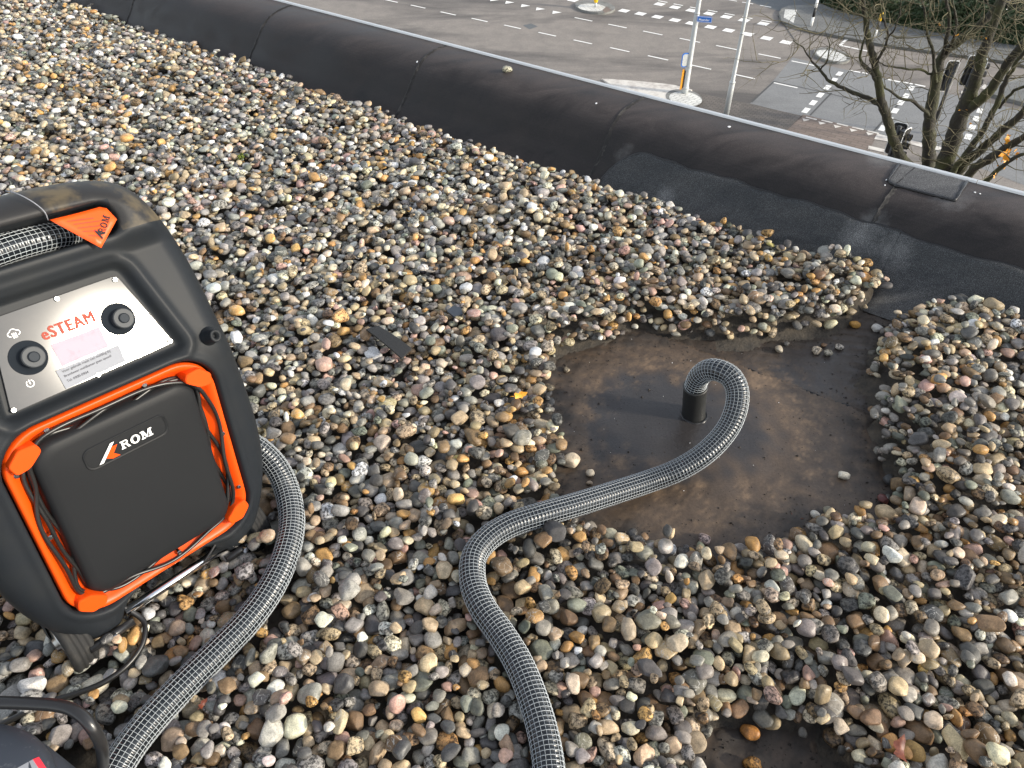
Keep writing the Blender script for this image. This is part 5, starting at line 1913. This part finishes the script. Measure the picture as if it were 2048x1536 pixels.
def sign_rect(name, a0, a1, z0, z1, d, m_, parent):
    q = rrect((a0 + a1) / 2, (z0 + z1) / 2, (a1 - a0) / 2, (z1 - z0) / 2, 0.03, 40)
    V = [so_ + sd_ * u + np.array([0, 0, v]) + sn_ * d for u, v in q] + [so_ + sd_ * u + np.array([0, 0, v]) + sn_ * (d - 0.012) for u, v in q]
    n = 40
    F = [tuple(range(n)), tuple(range(n, 2 * n))[::-1]] + [(i, n + i, n + (i + 1) % n, (i + 1) % n) for i in range(n)]
    return mk(name, V, F, M[m_], parent, smooth=False)


sign_rect('border', 0.02, 0.60, -0.115, 0.105, 0.0, 'blue', sg)
sp = sign_rect('face', 0.035, 0.585, -0.10, 0.09, 0.004, 'blue', sg)
for a0, a1, z0, z1 in ((0.035, 0.585, -0.10, -0.088), (0.035, 0.585, 0.078, 0.09), (0.035, 0.047, -0.088, 0.078), (0.573, 0.585, -0.088, 0.078)):
    V = [so_ + sd_ * u + np.array([0, 0, v]) + sn_ * 0.007 for u, v in ((a0, z0), (a1, z0), (a1, z1), (a0, z1))]
    mk('white_line', V, [(0, 1, 2, 3)], M['white'], sp, smooth=False)
face_text('lettering', 'Meander', 0, 0, 0.40, 0, M['white'], sp, 0.012, mapper=lambda v: np.array([so_ + sd_ * (0.105 + a) + np.array([0, 0, b - 0.055]) + sn_ * 0.008 for a, b in v]))
MB().tube([np.array([b1[0], b1[1], zs_ - 0.12]), np.array([b1[0], b1[1], zs_ - 0.08])], 0.108, 20).build('clamp', M['pole'], sg)
# blue rimmed board seen from its edge, orange board under it
zb = up_to(b1, 133)
zt_ = up_to(b1, 105)
bd = thing('traffic_sign', (b1[0] - 0.25, b1[1], zb), 'blue rimmed board seen nearly edge on beside the thick grey pole', 'sign')
ex = np.array([math.cos(R(15)), math.sin(R(15)), 0])
ey = np.array([-ex[1], ex[0], 0]) * -1
cb_ = np.array([b1[0] - 0.19, b1[1] - 0.06, (zb + zt_) / 2])
hh = (zt_ - zb) / 2
q = rrect(0, 0, 0.16, hh, 0.10, 48)
for nm, k_, d0, d1, m_ in (('rim', 1.0, -0.02, 0.02, 'blue'), ('back', 0.86, 0.021, 0.026, 'pole')):
    V = [cb_ + ex * (u * k_) + np.array([0, 0, v * k_]) + ey * d for d in (d0, d1) for u, v in q]
    F = [tuple(range(48))[::-1], tuple(range(48, 96))] + [(i, (i + 1) % 48, 48 + (i + 1) % 48, 48 + i) for i in range(48)]
    mk(nm, V, F, M[m_], bd, smooth=False)
zo0, zo1 = up_to(b1, 178), up_to(b1, 138)
ob = thing('marker_board', (b1[0] - 0.22, b1[1], zo0), 'narrow orange marker board under the blue rimmed board on the thick pole', 'sign')
MB().box((b1[0] - 0.20, b1[1] - 0.05, (zo0 + zo1) / 2), (0.085, 0.03, zo1 - zo0), R(20)).build('board', M['orange_sign'], ob, smooth=False)
MB().box((b1[0] - 0.135, b1[1] - 0.03, (zo0 + zo1) / 2), (0.03, 0.05, zo1 - zo0 - 0.1), R(20)).build('bracket', M['black'], ob, smooth=False)

# yellow island beacon
by = gp(1191, 14, ZS + 0.115)
bc_ = thing('island_beacon', by, 'yellow traffic bollard standing on the small white paved island', 'bollard')
MB().tube([by, by + (0, 0, 0.22)], 0.055, 12).build('foot', M['pole'], bc_)
MB().tube([by + (0, 0, z) for z in (0.20, 0.24, 0.40, 1.0, 1.15, 1.18)], (0.05, 0.10, 0.125, 0.13, 0.12, 0.02), 18).build('shell', M['yellow'], bc_)


def striped_post(x, y, top_row, label, n=None, yellow=False, r=0.065, lean=0.0, head=None, gz_=ZS + 0.126):
    b = gp(x, y, gz_)
    t = thing('striped_post', b, label, 'post', 'black and white striped signal posts')
    H_ = up_to(b, top_row) - b[2] if top_row is not None else n * 0.42
    k_ = max(2, int(round(H_ / 0.40)))
    for i in range(k_):
        m_ = M['white'] if i % 2 == 0 else M['black']
        if yellow and i == k_ - 1:
            m_ = M['yellow']
        MB().tube([b + (0, 0, H_ * i / k_), b + (0, 0, H_ * (i + 1) / k_)], r, 14).build('band', m_, t)
    return b, t, H_


striped_post(1622, 52, None, 'black and white striped post near the rounded end of the far pavement', n=9)
striped_post(1749, 75, 25, 'black and white striped post with yellow cap in front of the hedge', yellow=True)
striped_post(1988, 74, None, 'black and white striped post half hidden by branches at the right edge', n=5)


def signal_head(c, yaw, parent, w=0.42, h=1.05):
    fx = np.array([math.cos(yaw), math.sin(yaw), 0])
    fn = np.array([math.sin(yaw), -math.cos(yaw), 0])
    for nm, k_, d0, d1, m_ in (('white_border', 1.0, -0.012, 0.0, 'white'), ('backboard', 0.91, -0.016, 0.006, 'black')):
        q = rrect(0, 0, w / 2 * k_, h / 2 * (0.5 + k_ / 2), 0.08, 40)
        V = [c + fx * u + np.array([0, 0, v]) + fn * d for d in (d0, d1) for u, v in q]
        F = [tuple(range(40))[::-1], tuple(range(40, 80))] + [(i, (i + 1) % 40, 40 + (i + 1) % 40, 40 + i) for i in range(40)]
        mk(nm, V, F, M[m_], parent, smooth=False)
    MB().box(c - fn * 0.10, (0.24, 0.16, 0.85), yaw).build('housing', M['black'], parent, smooth=False)
    for dz in (-0.27, 0, 0.27):
        o = c + np.array([0, 0, dz])
        P = [o + fn * d for d in (0.006, 0.03, 0.16)]
        MB().tube([P[0], P[1], P[2]], (0.10, 0.105, 0.10), 16, caps=False).build('visor', M['black'], parent)
        MB().tube([o + fn * 0.004, o + fn * 0.02], 0.09, 16).build('lens', M['red_lens'] if dz > 0.1 else M['black'], parent)


for x, row, dist_, yaws, label in ((1789, 284, 25.0, (R(150), R(40)), 'black traffic light behind the leftmost trunk of the bare tree'),
                                   (1903, 158, 30.0, (R(175),), 'black traffic light with white border between the bare trunks'),
                                   (1944, 147, 31.0, (R(170), R(80)), 'black traffic light with white edged board in front of the thickest trunk')):
    c = at_dist(x, row, dist_)
    t = thing('traffic_light', (c[0], c[1], ZS), label, 'traffic light', 'traffic lights at the crossing')
    MB().tube([(c[0], c[1], ZS), (c[0], c[1], c[2] + 0.5)], 0.06, 14).build('post', M['black'], t)
    for i, yw in enumerate(yaws):
        fn = np.array([math.sin(yw), -math.cos(yw), 0])
        signal_head(c + fn * 0.28, yw, t)

# ---------------------------------------------------------------- hedge and shrubs
def leafy(name, regions, n, size, material, label, cat, kind=None, group=None):
    r_ = np.random.default_rng(len(name) + n)
    V, F = [], []
    for i in range(n):
        c = regions(r_)
        s = size * r_.uniform(0.6, 1.4)
        a = r_.normal(size=3)
        a /= np.linalg.norm(a)
        b = np.cross(a, r_.normal(size=3))
        b /= np.linalg.norm(b)
        V += [c - a * s * 0.5 - b * s * 0.28, c + a * s * 0.5 - b * s * 0.28, c + a * s * 0.7, c + a * s * 0.5 + b * s * 0.28, c - a * s * 0.5 + b * s * 0.28]
        F.append([5 * i + k_ for k_ in range(5)])
    return V, F


def hedge(front_px, depth, height, n, label, name='hedge', m_='hedge', size=0.16):
    A_ = g2(front_px)
    seg = np.linalg.norm(np.diff(A_, axis=0), axis=1)
    cum = np.r_[0, np.cumsum(seg)]
    mid = A_.mean(0)
    away = AY

    def region(r_):
        s = r_.uniform(0, cum[-1])
        p = np.array([np.interp(s, cum, A_[:, 0]), np.interp(s, cum, A_[:, 1])])
        d_ = depth * r_.beta(0.8, 1.0)
        hz = height * (0.85 + 0.25 * math.sin(s * 1.3 + d_ * 2) * math.sin(s * 0.47 + 1) + 0.1 * math.sin(s * 3.7))
        if r_.random() < 0.72:
            z = hz * (1 - 0.25 * r_.random() ** 2)
        else:
            z, d_ = hz * r_.random(), 0.25 * r_.random()
        q = p + away * d_
        return np.array([q[0], q[1], ZS + 0.1 + z])

    root = thing(name, (mid[0], mid[1], ZS), label, 'hedge' if name == 'hedge' else 'shrub')
    V, F = leafy(name, region, n, size, None, None, None)
    mk('foliage', V, F, M[m_], root)
    core = MB()
    for i in range(len(A_) - 1):
        p, q = A_[i] + away * 0.3, A_[i + 1] + away * 0.3
        core.prism([p, q, q + away * (depth - 0.5), p + away * (depth - 0.5)], ZS, ZS + height * 0.66)
    core.build('branch_mass', M['bark'], root, smooth=False)
    return root


hedge([(1636, 6), (1660, 20), (1700, 33), (1760, 48), (1830, 63), (1890, 74)], 4.2, 1.25, 16000, 'dark green clipped hedge behind the far pavement')
hedge([(1895, 76), (1960, 86), (2060, 102), (2120, 112)], 3.6, 1.35, 9000, 'darker green bushes behind the bare trunks at the right', m_='hedge')


def twig_bush(c, n, h, spread, label):
    r_ = np.random.default_rng(int(abs(c[0] * 100)))
    root = thing('bare_shrub', c, label, 'shrub')
    mb = MB()
    for i in range(n):
        a = r_.uniform(0, 2 * math.pi)
        d_ = np.array([math.cos(a), math.sin(a), 0]) * spread * r_.random()
        p0 = c + d_ * 0.35
        p3 = c + d_ * 1.2 + np.array([0, 0, h * r_.uniform(0.5, 1.1)])
        m_ = (p0 + p3) / 2 + r_.normal(0, 0.2, 3)
        mb.tube(spline([p0, m_, p3], 0.35), 0.012, 3, caps=False)
    mb.build('twigs', M['brush'], root)


for x, y in ((2005, 70), (2045, 60), (1990, 40), (2075, 85)):
    twig_bush(gp(x, y), 130, 1.9, 1.5, {2005: 'brown leafless shrub left of the others at the right edge', 2045: 'brown leafless shrub farther back at the upper right corner', 1990: 'brown leafless shrub behind the thickest trunk', 2075: 'brown leafless shrub cut off by the right edge'}[x])

# ---------------------------------------------------------------- the bare tree
def limb_points(px, d0, d1):
    n = len(px)
    return np.array([at_dist(x, y, d0 + (d1 - d0) * i / (n - 1)) for i, (x, y) in enumerate(px)])


TD = 14.6
LIMBS = [
    ([(1853, 425), (1826, 348), (1796, 304), (1777, 245), (1763, 203), (1757, 165), (1748, 122), (1738, 85), (1731, 40), (1725, -15), (1716, -70)], (17, 15, 12, 11, 10, 9, 8.5, 7.5, 6, 5, 3), 14.6, 13.4),
    ([(1858, 425), (1857, 340), (1858, 280), (1860, 235), (1867, 190), (1874, 150), (1882, 115), (1908, 90), (1942, 65), (1985, 25), (2012, -12), (2045, -60)], (17, 16, 15, 14.5, 14, 13, 11.5, 10, 9.5, 9, 8, 6), 14.7, 14.9),
    ([(1868, 425), (1884, 345), (1904, 285), (1924, 225), (1941, 190), (1954, 150), (1964, 110), (1984, 60), (1998, 20), (2012, -25), (2020, -80)], (24, 22, 20, 18, 15, 13, 12, 11, 10, 9, 7), 14.3, 14.0),
    ([(1876, 425), (1906, 345), (1940, 298), (1966, 262), (1990, 215), (2010, 165), (2035, 122), (2062, 85), (2090, 40)], (10, 8, 7.5, 7, 7, 6, 5, 4.5, 3), 14.2, 13.0),
    ([(1884, 425), (1922, 338), (1960, 302), (2000, 266), (2036, 234), (2078, 190), (2130, 140)], (13, 11, 10, 9.5, 9, 8, 6), 14.4, 13.2),
    ([(1892, 425), (1938, 348), (1980, 318), (2018, 292), (2062, 265), (2112, 240)], (14, 11, 11, 9.5, 8, 6), 14.0, 12.6),
    ([(1930, 400), (1985, 350), (2020, 322), (2060, 302), (2120, 280)], (8, 6, 5, 4, 3), 13.6, 12.4),
]
SUBS = [
    ([(1778, 232), (1756, 206), (1720, 190), (1682, 175), (1656, 160), (1641, 140), (1622, 120), (1605, 95), (1585, 82)], (6.5, 6, 5, 4.5, 3.6, 3, 2.2, 1.5, 0.9), 14.2, 13.4),
    ([(1860, 232), (1847, 220), (1830, 205), (1800, 195), (1776, 180), (1755, 160), (1742, 130)], (5, 4.5, 4, 3.4, 2.5, 1.5, 0.6), 14.7, 13.9),
    ([(1757, 168), (1744, 146), (1726, 128), (1721, 110), (1727, 80), (1737, 50), (1738, 15), (1742, -20)], (6, 5, 4, 3, 2.4, 2, 1.2, 0.6), 14.0, 13.2),
    ([(1871, 165), (1866, 100), (1855, 70), (1852, 40), (1845, 5), (1836, -25)], (4.5, 3.8, 3.2, 2.6, 2, 1.4), 14.6, 14.0),
    ([(1884, 112), (1893, 80), (1899, 40), (1893, 5), (1885, -30)], (5.5, 5, 4.4, 3.6, 2.8), 14.7, 14.3),
    ([(1892, 108), (1906, 82), (1912, 48), (1906, 12), (1903, -25)], (4.4, 4, 3.4, 2.8, 2), 14.7, 14.5),
    ([(1926, 226), (1962, 198), (1992, 165), (2020, 120), (2052, 84), (2104, 40)], (13, 12.5, 11.5, 11, 10, 8), 14.2, 13.6),
    ([(1750, 132), (1762, 108), (1776, 80), (1772, 52), (1762, 20), (1758, -20)], (3.6, 3.4, 3, 2.5, 2, 0.8), 13.9, 13.2),
    ([(1770, 78), (1790, 58), (1800, 25), (1802, -10)], (2.6, 2.2, 1.8, 1.2), 13.6, 13.0),
    ([(1872, 152), (1840, 140), (1815, 138), (1780, 132), (1755, 124), (1735, 105)], (3.0, 2.8, 2.6, 2.0, 1.2, 0.6), 14.8, 14.0),
    ([(1640, 142), (1655, 118), (1658, 90), (1650, 62)], (2.2, 1.8, 1.4, 0.5), 13.5, 13.2),
    ([(1998, 215), (2020, 190), (2050, 172), (2090, 160), (2130, 140)], (4.4, 4, 3.4, 2.6, 1.0), 13.8, 13.2),
]
tb = at_dist(1866, 425, TD)
tree = thing('bare_tree', (tb[0], tb[1], ZS), 'leafless many stemmed tree with mossy trunks rising from the street at the right', 'tree')
rpx = lambda r, P: r / FPX * float(proj(P)[2])
MB().tube([np.array([tb[0], tb[1], ZS - 0.1]), np.array([tb[0], tb[1], ZS + 0.4]), np.array([tb[0], tb[1], (ZS + tb[2]) / 2]), tb], (0.50, 0.40, 0.34, 0.34), 16).build('trunk', M['bark'], tree)
tw = MB()
trn = np.random.default_rng(12)


def twig(p, d_, length, r, depth):
    n = max(3, int(length / 0.12))
    pts = [p]
    d_ = d_ / np.linalg.norm(d_)
    for i in range(n):
        d_ = d_ + trn.normal(0, 0.22, 3) + np.array([0, 0, 0.06])
        d_ /= np.linalg.norm(d_)
        pts.append(pts[-1] + d_ * length / n)
    rr = np.linspace(r, r * 0.35, len(pts))
    tw.tube(pts, rr, 4 if r < 0.012 else 5, caps=False)
    if depth > 0:
        for i in range(1, len(pts)):
            if trn.random() < 0.62:
                ax_ = trn.normal(size=3)
                side = np.cross(d_, ax_)
                side /= np.linalg.norm(side) + 1e-9
                twig(pts[i], d_ * 0.6 + side * 0.9, length * trn.uniform(0.3, 0.6), r * 0.6, depth - 1)


for gi_, (px, rad, d0, d1) in enumerate(LIMBS + SUBS):
    P = limb_points(px, d0, d1)
    rr = np.array([rpx(r * 0.8, q) for r, q in zip(rad, P)])
    C4 = spline(np.c_[P, rr], 0.08)
    jit = trn.normal(0, 1, (len(C4), 3)) * 0.006
    MB().tube(C4[:, :3] + jit, C4[:, 3] * (1 + 0.07 * trn.normal(size=len(C4))), 12 if rad[0] > 5 else 7).build('limb', M['bark'], tree)
    main = gi_ < len(LIMBS)
    for i in range(8 if main else 2, len(C4), 2 if main else 2):
        if trn.random() < (0.62 if main else 0.75):
            tng = C4[min(i + 1, len(C4) - 1), :3] - C4[i - 1, :3]
            tng /= np.linalg.norm(tng)
            sd2_ = np.cross(tng, trn.normal(size=3))
            sd2_ /= np.linalg.norm(sd2_)
            twig(C4[i, :3] + sd2_ * C4[i, 3] * 0.8, sd2_ + tng * 0.5, trn.uniform(0.35, 1.35), trn.uniform(0.005, 0.011), 2 if trn.random() < 0.6 else 1)
tw.build('twigs', M['twig'], tree)
# last yellow leaves
lv, lf, c = [], [], 0


def tree_leaf(P, s):
    global c
    a = trn.normal(size=3)
    a /= np.linalg.norm(a)
    b = np.cross(a, trn.normal(size=3))
    b /= np.linalg.norm(b)
    lv.extend([P - a * s, P - b * s * 0.6, P + a * s, P + b * s * 0.6])
    lf.append((c, c + 1, c + 2, c + 3))
    c += 4


for x, y, s, n in ((2016, 290, 0.085, 7), (2012, 302, 0.08, 7), (2010, 314, 0.05, 6), (2012, 318, 0.03, 6), (2035, 306, 0.03, 7), (2005, 330, 0.025, 6), (1990, 345, 0.025, 5), (2030, 285, 0.03, 4), (1938, 245, 0.02, 3), (1918, 68, 0.025, 2), (1880, 45, 0.025, 2), (1965, 85, 0.025, 2), (1925, 220, 0.02, 2), (2020, 268, 0.02, 4)):
    for i in range(n):
        tree_leaf(at_dist(x + trn.normal(0, 4), y + trn.normal(0, 5), 13.2 + trn.normal(0, 0.15)), s * trn.uniform(0.7, 1.3))
mk('leaves', lv, lf, M['leaf_y'], tree, smooth=False)
